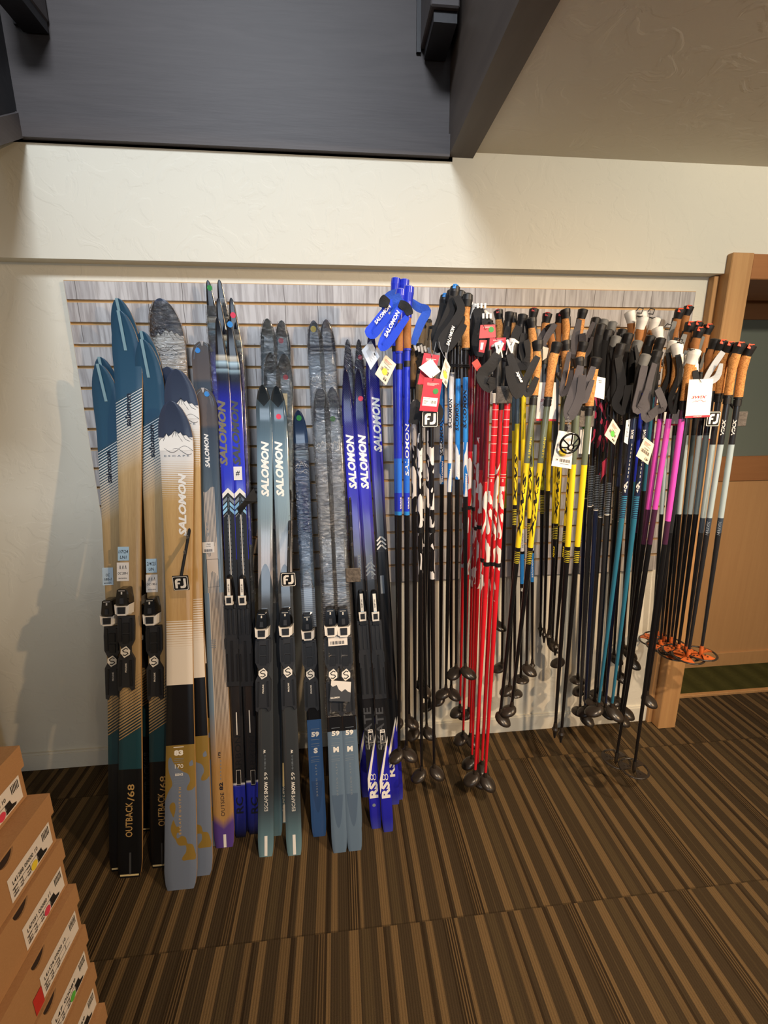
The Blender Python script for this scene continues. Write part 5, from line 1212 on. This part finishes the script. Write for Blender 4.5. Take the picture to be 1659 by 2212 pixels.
# --- black foam grips
F_ = [((1281, 686), (1247, 1480), -.15, S_NAVY, S_TICK, 1010, 1075), ((1298, 690), (1256, 1500), -.15, S_PKB, S_TICK, 985, 1090), ((1317, 695), (1268, 1520), -.13, S_PKB, S_TICK, 990, 1100), ((1293, 700), (1252, 1548), -.26, S_PKB, S_TICK, 1005, 1092), ((1308, 712), (1262, 1560), -.27, S_PKB, S_TICK, 1025, 1100),
      ((1324, 726), (1268, 1545), -.30, S_PKB, S_TICK, 1045, 1115), ((1339, 711), (1290, 1510), -.17, S_CHAR, S_TICK, 1050, 1110), ((1352, 720), (1302, 1520), -.20, S_PKB, S_TICK, 1050, 1120), ((1371, 736), (1306, 1545), -.30, S_CHAR, S_TICK, 1060, 1125), ((1335, 742), (1283, 1530), -.34, S_BLK, S_TICK, 1040, 1110)]
FX = ('grey strap to its left', 'grey topped grip', 'paler grey topped grip', 'dark pink lettering', 'hidden grip among the others', 'grey cap nearer the front', 'small black loop on top', 'cork shows behind it', 'faceted grey grip top', 'white tag at its shaft')
for i, (top, bot, y, c0, c1, va, vb) in enumerate(F_):
    p = Pole('trekking_pole', top, bot, y, 'black foam grip pole, %s from left in its cluster, %s' % (ORD[i], FX[i]), G6, 'trekking pole', r=.0092)
    hd = M_GRIPG if i in (1, 2, 5, 8) else M_GRIPK
    p.grip([(.03, .0155), (.06, .0150), (.12, .0135), (.17, .0140), (.20, .0130)], cap=hd, cy=M_FOAM, bottom=M_GRIPG if i % 2 else M_GRIPK, lean=.012, capprof=[(0, .010), (.004, .0165), (.02, .0165), (.038, .015)])
    p.shaft(.2, [(p.at(va), c0), (p.at(vb), c1), (p.at(vb) + .004, M_WHT), (p.L, (S_NAVY, S_CHAR, S_GRY, S_CHAR)[i % 4])]); p.close()
    p.basket('nordic' if i % 3 else 'disc', turn=(-1) ** i * .8)
    if i in (0, 6, 8): p.strap(loop(top[0] + 2, top[1] + 10, (-22, 12, 8)[(0, 6, 8).index(i)], 70), .022, M_WEBG if i == 0 else M_WEB, .002)
    if i in (5, 9): p.strap([(top[0], top[1] + 30), (top[0] + 8, top[1] + 90), (top[0] - 6, top[1] + 130), (top[0] + 14, top[1] + 145), (top[0] + 22, top[1] + 90)], .034, M_WEB, .003)
# --- navy and teal
N_ = [((1353, 760), (1303, 1520), -.26, [(905, S_BLK), (1050, S_NAVY), (1, S_BLK)], 'black pole lettered ESCAPE left of the teal ones'), ((1387, 765), (1290, 1545), -.40, [(880, S_TEAL), (1070, S_NAVY), (1120, S_TICKT), (1, S_TEAL)], 'front left teal pole, navy upper shaft with white mark'),
      ((1413, 757), (1319, 1547), -.40, [(880, S_TEAL), (1070, S_NAVY), (1120, S_TICKT), (1, S_TEAL)], 'front right teal pole, navy upper shaft with white mark'), ((1399, 725), (1333, 1525), -.20, [(1040, S_BLUE), (1140, S_TEAL), (1, S_BLK)], 'pole with bright blue shaft glimpsed behind the teal pair'), ((1421, 730), (1345, 1545), -.24, [(1060, S_TEAL), (1, S_BLK)], 'black pole with short teal stretch right of the teal pair')]
for i, (top, bot, y, segs, lab) in enumerate(N_):
    p = Pole('trekking_pole', top, bot, y, lab, G7, 'trekking pole', r=.0100 if i in (1, 2) else .0090)
    p.grip([(.03, .0155), (.06, .0150), (.12, .0135), (.17, .0140), (.20, .0130)], cap=M_GRIPG if i == 1 else M_GRIPK, cy=M_FOAM, bottom=M_GRIPK, lean=.012, capprof=[(0, .010), (.004, .0165), (.02, .0165), (.038, .015)])
    p.shaft(.2, [(p.at(v_) if v_ > 5 else p.L, m_) for v_, m_ in segs])
    if i < 3: p.text('ESCAPE', (897, 928, 928)[i], (917, 947, 947)[i], .008, M_WHT, .03)
    if i in (1, 2):
        d_ = p.at(1052); R_ = p.rad(d_) + .0007; f = lambda a, bb: p.p(d_ - bb) + p.fw * (R_ * math.cos(a / R_)) + p.sx * (R_ * math.sin(a / R_))
        p.sb.add([f(*q) for q in ((-.004, .010), (.004, .022), (.007, .020), (.001, .008), (.006, .006), (.005, -.004), (-.002, -.004), (-.006, .002))], [tuple(range(8))], M_WHT); p.sb.add([f(*q) for q in ((-.004, -.008), (.003, -.007), (.001, -.020))], [(0, 1, 2)], M_WHT)
        for j in range(9): q_ = p.at(958 + j * 8.5); p.sb.tube([p.p(q_) + p.fw * R_ + p.sx * .003, p.p(q_ + .008) + p.fw * R_ + p.sx * .003], .0012, M_WHT, 6)
    p.close(); p.basket('nordic', turn=(-1) ** i * 1.0, size=1.1)
    if i == 1: p.strap([(1392, 790), (1384, 830), (1372, 880), (1384, 880), (1398, 840)], .036, M_WEBG, .003)
    if i == 2: p.strap([(1414, 785), (1402, 830), (1394, 880), (1398, 902), (1420, 885), (1434, 878), (1420, 840)], .040, M_WEBG, .003)
# --- white topped cork poles
W_ = [((1367, 671), (1325, 1430), -.13, S_BLK, 0), ((1382, 684), (1338, 1470), -.18, S_BLK, 0), ((1392, 673), (1345, 1410), -.11, S_CHAR, 0), ((1409, 687), (1355, 1420), -.14, S_PLUM, 0), ((1427, 706), (1362, 1440), -.20, S_PLUM, 0),
      ((1449, 737), (1338, 1560), -.33, S_PLUM, 1), ((1470, 741), (1329, 1652), -.38, S_PLUM, 1), ((1493, 755), (1368, 1672), -.44, S_PLUM, 1), ((1502, 762), (1395, 1520), -.40, S_CHAR, 0)]
WL = ('black loop beside its white head, leftmost', 'large white head in front of the first', 'black cord over its white head, highest', 'white head half hidden', 'white head with black cord curl', 'pink shaft, leftmost of the three pink ones', 'pink shaft, middle of the three', 'pink shaft, rightmost of the three, pointed white head', 'dark shaft behind the large white tag')
for i, (top, bot, y, c0, pk) in enumerate(W_):
    segs = [(905, S_PLUM), (1125 if i == 7 else 1100, S_PINK), (1175, S_PLUM), (1, S_BLK)] if pk else [(1150, c0), (1, S_BLK)]
    p = cork_pole(i, top, bot, y, 'white topped cork pole, ' + WL[i], G8, segs, M_WHR, None, M_CORKB if i < 5 else M_CORK, None, 'nordic' if i not in (6, 7) else 'snow', lean=.012 * (-1 if i % 2 == 0 else 1), turn=.8, r=.0098, clen=.160, bcol=M_BASK)
    b = MB(); c_ = p.p(.002); sg = -1 if i % 2 == 0 else 1
    b.tube([c_ + p.sx * .012, c_ + p.sx * .020 + Vector((0, 0, .010)), c_ + p.sx * .034 + Vector((0, 0, .004)), c_ + p.sx * .030 + Vector((0, 0, -.012)), c_ + p.sx * .014 + Vector((0, 0, -.008))] if i in (0, 2, 4, 5) else [c_ + p.fw * .016 + p.sx * .010, c_ + p.fw * .017, c_ + p.fw * .016 - p.sx * .010 + Vector((0, 0, .004))], .002, M_BLK, 8)
    b.build('cord', p.root, p.B)
    if i in (5, 6, 7): p.strap([(top[0] - 6, top[1] + 25), (top[0] - 2, top[1] + 70), (top[0] - 22, top[1] + 120), (top[0] - 14, top[1] + 150), (top[0] + 2, top[1] + 90)] if i < 7 else [(1502, 800), (1504, 840), (1498, 880), (1490, 905)], .024, M_WEB, .003)
# --- cork poles with orange topped heads
O_ = [((1461, 669), (1408, 1395), -.12), ((1480, 662), (1418, 1388), -.10), ((1483, 697), (1425, 1408), -.20), ((1500, 696), (1432, 1400), -.17), ((1503, 709), (1440, 1414), -.24), ((1523, 702), (1448, 1402), -.20),
      ((1537, 733), (1452, 1425), -.32), ((1552, 736), (1463, 1420), -.34), ((1568, 740), (1478, 1425), -.36), ((1590, 741), (1484, 1432), -.40), ((1611, 746), (1512, 1425), -.40)]
OL = ('leftmost of the top pair', 'highest of them, right of the top pair', 'small dark head below the top pair', 'broad black head beside it', 'grip leaning left just under the broad head', 'pointed head by the wall edge', 'bristly black head without orange', 'left of the front four heads', 'second of the front four heads', 'second from the right, long pale shaft', 'rightmost pole of the whole display')
for i, (top, bot, y) in enumerate(O_):
    fr = i >= 7
    segs = [(960, S_CHAR), (1118, S_PAL), (1150, S_GRY), (1, S_CHAR)] if i > 7 else ([(940, S_CHAR), (1110, S_SLT if i % 2 else S_PAL), (1, S_BLK)])
    tx = (('VIKK', 905, 940, .010, M_WHT, .04, .2), ('HASVIK', 1125, 1155, .009, M_GREYP, .03, .2)) if i >= 9 else ()
    st = ([(top[0] - 6, top[1] + 20), (top[0] - 30, top[1] + 55), (top[0] - 45, top[1] + 85), (top[0] - 20, top[1] + 75), (top[0] - 10, top[1] + 45)], .028, M_STRAPGREY) if i in (8,) else ((([(top[0] - 3, top[1] + 25), (top[0] - 14, top[1] + 60), (top[0] - 12, top[1] + 95), (top[0], top[1] + 60)], .024, M_GRIPG)) if i in (0, 2, 5) else None)
    cork_pole(i, top, bot, y, 'cork pole with orange topped black head, ' + OL[i] if i != 6 else 'cork pole with bristly black head, left of the front four', G9, segs, M_GRIPK, M_ORG if i != 6 else None, M_CORKB if i < 7 else M_CORK, st, 'snow', lean=.014, turn=i * .7, r=.0098 if fr else .0090, texts=tx, clen=.168, bcol=M_BASKO, bsize=1.0)

# --- tags hanging among the poles
def card(name, corners, y, m_, label, cat, deco=None, cord=None, dy=0.0):
    """corners: pixels, in order top left, top right, bottom right, bottom left"""
    P_ = [W(u_, v_, y + dy * (1 if i > 1 else 0)) for i, (u_, v_) in enumerate(corners)]; c_ = sum(P_, Vector()) / 4
    n = (P_[1] - P_[0]).cross(P_[3] - P_[0]).normalized()
    if n.y > 0: n = -n
    o = None; b = MB(); back = [q - n * .0008 for q in P_]
    b.add(P_ + back, [(3, 2, 1, 0), (4, 5, 6, 7)] + [(i, (i + 1) % 4, 4 + (i + 1) % 4, 4 + i) for i in range(4)], m_)
    f = lambda a, bb, h=.0005: P_[3] + (P_[2] - P_[3]) * a + (P_[0] - P_[3]) * bb + ((P_[1] - P_[2]) - (P_[0] - P_[3])) * a * bb + n * h
    if deco: deco(b, f, (P_[1] - P_[0]).length, (P_[0] - P_[3]).length)
    if cord:
        for cu in cord: b.tube([W(u_, v_, y - .002) for u_, v_ in cu], .0008, M_GREYP if len(cord) > 1 else M_BLK, 6)
    o = b.build(name, None, c_); tag(o, label, cat, 'price and hang tags on the poles'); return o
def txt(b, f, w_, h_, s_, a, bb, hh, ww, m_, bold=.02, shear=0):
    put_text(b, s_, m_, (a * w_, bb * h_), hh * h_, lambda x, y_: f(x / w_, y_ / h_, .0009), False, bold, shear, width=ww * w_)
def bars(b, f, a0, b0, a1, b1, m_, n=11):
    for i in range(n):
        x0 = a0 + (a1 - a0) * i / n; rect2(b, x0, b0, x0 + (a1 - a0) / n * (.3 + .35 * ((i * 7) % 3) / 2), b1, m_, lambda x, y_: f(x, y_, .0009))
def dotc(b, f, w_, h_, a, bb, r, m_): disc(b, (a * w_, bb * h_), r, m_, lambda x, y_: f(x / w_, y_ / h_, .0010))
M_REDC = mat('red_card', 'C4203C', .5); M_REDC2 = mat('pinkish_red_card', 'D8434C', .5); M_WHC = mat('white_card', 'EDEBE8', .55); M_CRC = mat('cream_price_card', 'EADCC4', .55); M_BLC = mat('pale_blue_card', 'CCD8E6', .55); M_REDI = mat('red_ink', 'C02A3C', .5)
def red_deco(green=True, blue=False, big=True):
    def d(b, f, w_, h_):
        for i in range(3): rect2(b, .2, .84 - i * .03, .85 - .12 * i, .85 - i * .03, M_WHT, lambda x, y_: f(x, y_, .0008))
        if green: dotc(b, f, w_, h_, .72, .62, .0085, M_GRD)
        if blue: dotc(b, f, w_, h_, .65, .52, .0085, M_BLU)
        if big:
            rect2(b, .1, .16, .9, .42, M_WHC, lambda x, y_: f(x, y_, .0008)); bars(b, f, .52, .24, .86, .33, M_INK, 7)
            for i in range(3): rect2(b, .16, .30 - i * .035, .40 - .05 * i, .315 - i * .035, M_GREYI, lambda x, y_: f(x, y_, .0009))
            rect2(b, .1, .375, .5, .383, M_INK, lambda x, y_: f(x, y_, .0009))
    return d
def price_deco(stk=None, price='53'):
    def d(b, f, w_, h_):
        for i in range(4): rect2(b, .14, .84 - i * .05, .75 - .1 * (i % 3), .855 - i * .05, M_REDI if i < 2 else M_GREYI, lambda x, y_: f(x, y_, .0008))
        bars(b, f, .14, .34, .86, .50, M_INK, 13); bars(b, f, .3, .54, .7, .60, M_INK, 6); txt(b, f, w_, h_, price, .74, .14, .10, .26, M_INK, .04); rect2(b, .6, .22, .9, .23, M_INK, lambda x, y_: f(x, y_, .0008))
        if stk: dotc(b, f, w_, h_, .5, .40, .009, stk)
    return d
def plain_deco(b, f, w_, h_):
    for i in range(7): rect2(b, .2, .62 - i * .055, .8 - .08 * (i % 3), .632 - i * .055, M_GREYI, lambda x, y_: f(x, y_, .0008))
    rect2(b, .6, .72, .75, .80, M_INK, lambda x, y_: f(x, y_, .0008))
def swix_deco(b, f, w_, h_):
    rect2(b, 0, 0, 1, .055, M_REDI, lambda x, y_: f(x, y_, .0008)); txt(b, f, w_, h_, 'SWIX', .48, .54, .075, .62, M_REDI, .015, .35); txt(b, f, w_, h_, 'NORDIC', .5, .028, .028, .34, M_WHT)
    for a0, b0, a1, b1 in ((.22, .40, .34, .44), (.34, .44, .44, .43), (.44, .43, .56, .46), (.56, .46, .68, .41), (.68, .41, .78, .43)):
        b.add([f(a0, b0, .0009), f(a1, b1, .0009), f(a1, b1 + .009, .0009), f(a0, b0 + .009, .0009)], [(0, 1, 2, 3)], M_REDI)
card('hang_tag', [(801, 735), (820, 770), (801, 799), (781, 757)], -.42, M_BLC, 'pale blue diamond hung card left of the blue straps', 'hang tag', plain_deco, [[(793, 717), (797, 728), (801, 737)], [(811, 722), (808, 731), (802, 737)]])
card('price_tag', [(833, 766), (856, 787), (834, 832), (810, 808)], -.44, M_CRC, 'cream price tag with yellow sticker under the blue strap', 'price tag', price_deco(M_YEL, '53'), [[(829, 745), (832, 757), (834, 768)]])
card('hang_tag', [(916, 762), (950, 768), (932, 832), (902, 830)], -.43, M_REDC, 'dark red hang tag partly behind a white diamond tag', 'hang tag', red_deco(False, False, False), [[(929, 735), (930, 755), (932, 770)], [(942, 738), (938, 757), (933, 770)]])
card('price_tag', [(932, 774), (952, 802), (931, 818), (904, 794)], -.445, M_WHC, 'white diamond tag lying over the dark red hang tag', 'price tag', None, [[(932, 768), (932, 772), (932, 777)]])
card('price_tag', [(962, 772), (973, 793), (965, 838), (950, 816)], -.43, M_CRC, 'narrow cream price tag with yellow sticker beside the blue shafts', 'price tag', price_deco(M_YEL, '53'), [[(948, 738), (952, 755), (962, 775)], [(966, 736), (969, 750), (964, 774)]])
card('hang_tag', [(917, 815), (956, 819), (945, 890), (906, 887)], -.47, M_REDC, 'large red hang tag with green dot above the FJ plate', 'hang tag', red_deco(True), [[(934, 812), (936, 818), (935, 823)]])
card('hang_tag', [(1038, 702), (1070, 701), (1071, 729), (1035, 731)], -.42, M_REDC2, 'pale red hang tag with green dot left of the dark grips', 'hang tag', red_deco(True, False, False), [[(1044, 700), (1048, 712), (1052, 710)]])
card('hang_tag', [(1058, 731), (1093, 729), (1092, 757), (1057, 755)], -.425, M_REDC, 'small red hang tag with blue round sticker', 'hang tag', red_deco(False, True, False), [[(1070, 728), (1072, 731), (1074, 735)]])
card('hang_tag', [(1031, 775), (1063, 830), (1050, 834), (1019, 784)], -.47, M_RED2, 'plain red card tilted beside the grey end square', 'hang tag')
card('hang_tag', [(1036, 735), (1052, 735), (1046, 762), (1034, 760)], -.415, M_REDC2, 'lower piece of red card with blue barcode patch', 'hang tag', lambda b, f, w_, h_: rect2(b, .2, .2, .6, .8, M_BLC, lambda x, y_: f(x, y_, .0008)))
card('hang_tag', [(1163, 826), (1201, 826), (1201, 910), (1158, 909)], -.36, M_WHC, 'white card with red lower edge behind the long cork grips', 'hang tag', swix_deco)
card('price_tag', [(1172, 748), (1186, 752), (1182, 772), (1171, 780)], -.37, M_CRC, 'small cream card between the two front cork heads', 'price tag')
card('price_tag', [(1290, 813), (1308, 817), (1305, 863), (1284, 857)], -.40, M_WHC, 'glossy white tag on the black foam poles', 'price tag', lambda b, f, w_, h_: (rect2(b, .2, .82, .6, .84, M_INK, lambda x, y_: f(x, y_, .0008)), rect2(b, .25, .74, .55, .76, M_INK, lambda x, y_: f(x, y_, .0008))))
card('price_tag', [(1207, 930), (1240, 935), (1234, 1013), (1191, 1006)], -.47, M_WHC, 'white barcode card behind the round black basket', 'price tag', lambda b, f, w_, h_: (bars(b, f, .35, .15, .9, .24, M_INK, 12), rect2(b, .4, .10, .85, .11, M_INK, lambda x, y_: f(x, y_, .0008)), dotc(b, f, w_, h_, .45, .42, .012, M_YEL), txt(b, f, w_, h_, '24', .2, .2, .05, .12, M_INK)))
card('price_tag', [(1255, 908), (1279, 916), (1274, 981), (1250, 980)], -.42, M_WHC, 'white tag with green dot just under the smooth grey square', 'price tag', lambda b, f, w_, h_: dotc(b, f, w_, h_, .25, .85, .008, M_GRN))
card('price_tag', [(1324, 905), (1340, 929), (1328, 961), (1306, 940)], -.42, M_CRC, 'curled price tag with green sticker among the black shafts', 'price tag', price_deco(M_GRN, '99'), [[(1312, 880), (1313, 896), (1323, 906)]])
card('price_tag', [(1393, 944), (1413, 960), (1400, 1004), (1374, 985)], -.44, M_CRC, 'price tag in front of the teal shafts marked 139', 'price tag', price_deco(None, '139'), [[(1385, 910), (1388, 928), (1393, 945)]])
card('hang_tag', [(1353, 908), (1362, 905), (1356, 960), (1348, 955)], -.40, M_BLC, 'narrow pale blue card between two dark shafts', 'hang tag', plain_deco)
card('hang_tag', [(1489, 820), (1541, 818), (1533, 901), (1480, 903)], -.475, M_WHC, 'large white hang tag with red SWIX lettering and red edge', 'hang tag', swix_deco, [[(1510, 815), (1512, 821), (1515, 826)]])
card('hang_tag', [(1436, 880), (1470, 880), (1470, 919), (1434, 919)], -.25, M_WHC, 'white card with red edge seen behind the pink poles', 'hang tag', lambda b, f, w_, h_: rect2(b, 0, 0, 1, .09, M_REDI, lambda x, y_: f(x, y_, .0008)))
card('hang_tag', [(1508, 905), (1540, 905), (1536, 951), (1504, 948)], -.30, M_WHC, 'white card with red edge behind the right FJ plate', 'hang tag', lambda b, f, w_, h_: rect2(b, 0, 0, 1, .07, M_REDI, lambda x, y_: f(x, y_, .0008)))
# round snow basket on a chain
c_ = W(1231, 958, -.50); b = MB(); e1 = Vector((1, 0, 0)); e2 = Vector((0, -.25, .97)).normalized(); R0 = .031
ring = [c_ + e1 * (R0 * math.cos(2*PI*j/32)) + e2 * (R0 * 1.03 * math.sin(2*PI*j/32)) for j in range(33)]
b.tube(ring, [(.004, .0035)] * 33, M_GLO, 8, cap=False)
hub = c_ + e1 * .006 - e2 * .013; n_ = e1.cross(e2)
b.tube([hub + e1 * (.009 * math.cos(2*PI*j/16)) + e2 * (.009 * math.sin(2*PI*j/16)) for j in range(17)], .003, M_GLO, 8, cap=False)
for a in (35, 85, 150, 205, 300, 350):
    a = math.radians(a); q = c_ + e1 * (R0 * math.cos(a)) + e2 * (R0 * math.sin(a)); d_ = (q - hub).normalized(); b.tube([hub + d_ * .009, q], .0024, M_GLO, 8)
for j in range(5): q = W(1227 + (j % 2) * 2, 932 - j * 7, -.49); b.tube([q + Vector((0.003 * math.cos(2*PI*t/8), 0, .005 * math.sin(2*PI*t/8))) for t in range(9)], .001, M_CHR, 6, cap=False)
tag(b.build('snow_basket', None, c_), 'loose round black spoked snow basket hanging from a chain before a white card', 'pole basket')
# black strap by the race skis
b = MB(); b.add([W(548, 1054, -.20), W(558, 1083, -.20), W(536, 1089, -.22), W(518, 1112, -.25), (W(512, 1100, -.25)), W(528, 1082, -.24)], [(0, 1, 2, 3, 4, 5), (5, 4, 3, 2, 1, 0)], M_WEB)
tag(b.build('webbing_loop'), 'black webbing loop beside the front right blue race ski', 'strap')
b = MB(); b.tube([W(520, 1055, -.02), W(562, 1053, -.02)], .003, M_CHR, 8); tag(b.build('wall_bar'), 'thin grey bar on the slatwall right of the blue race skis', 'bar')
# small price stickers of the shop stay on the skis
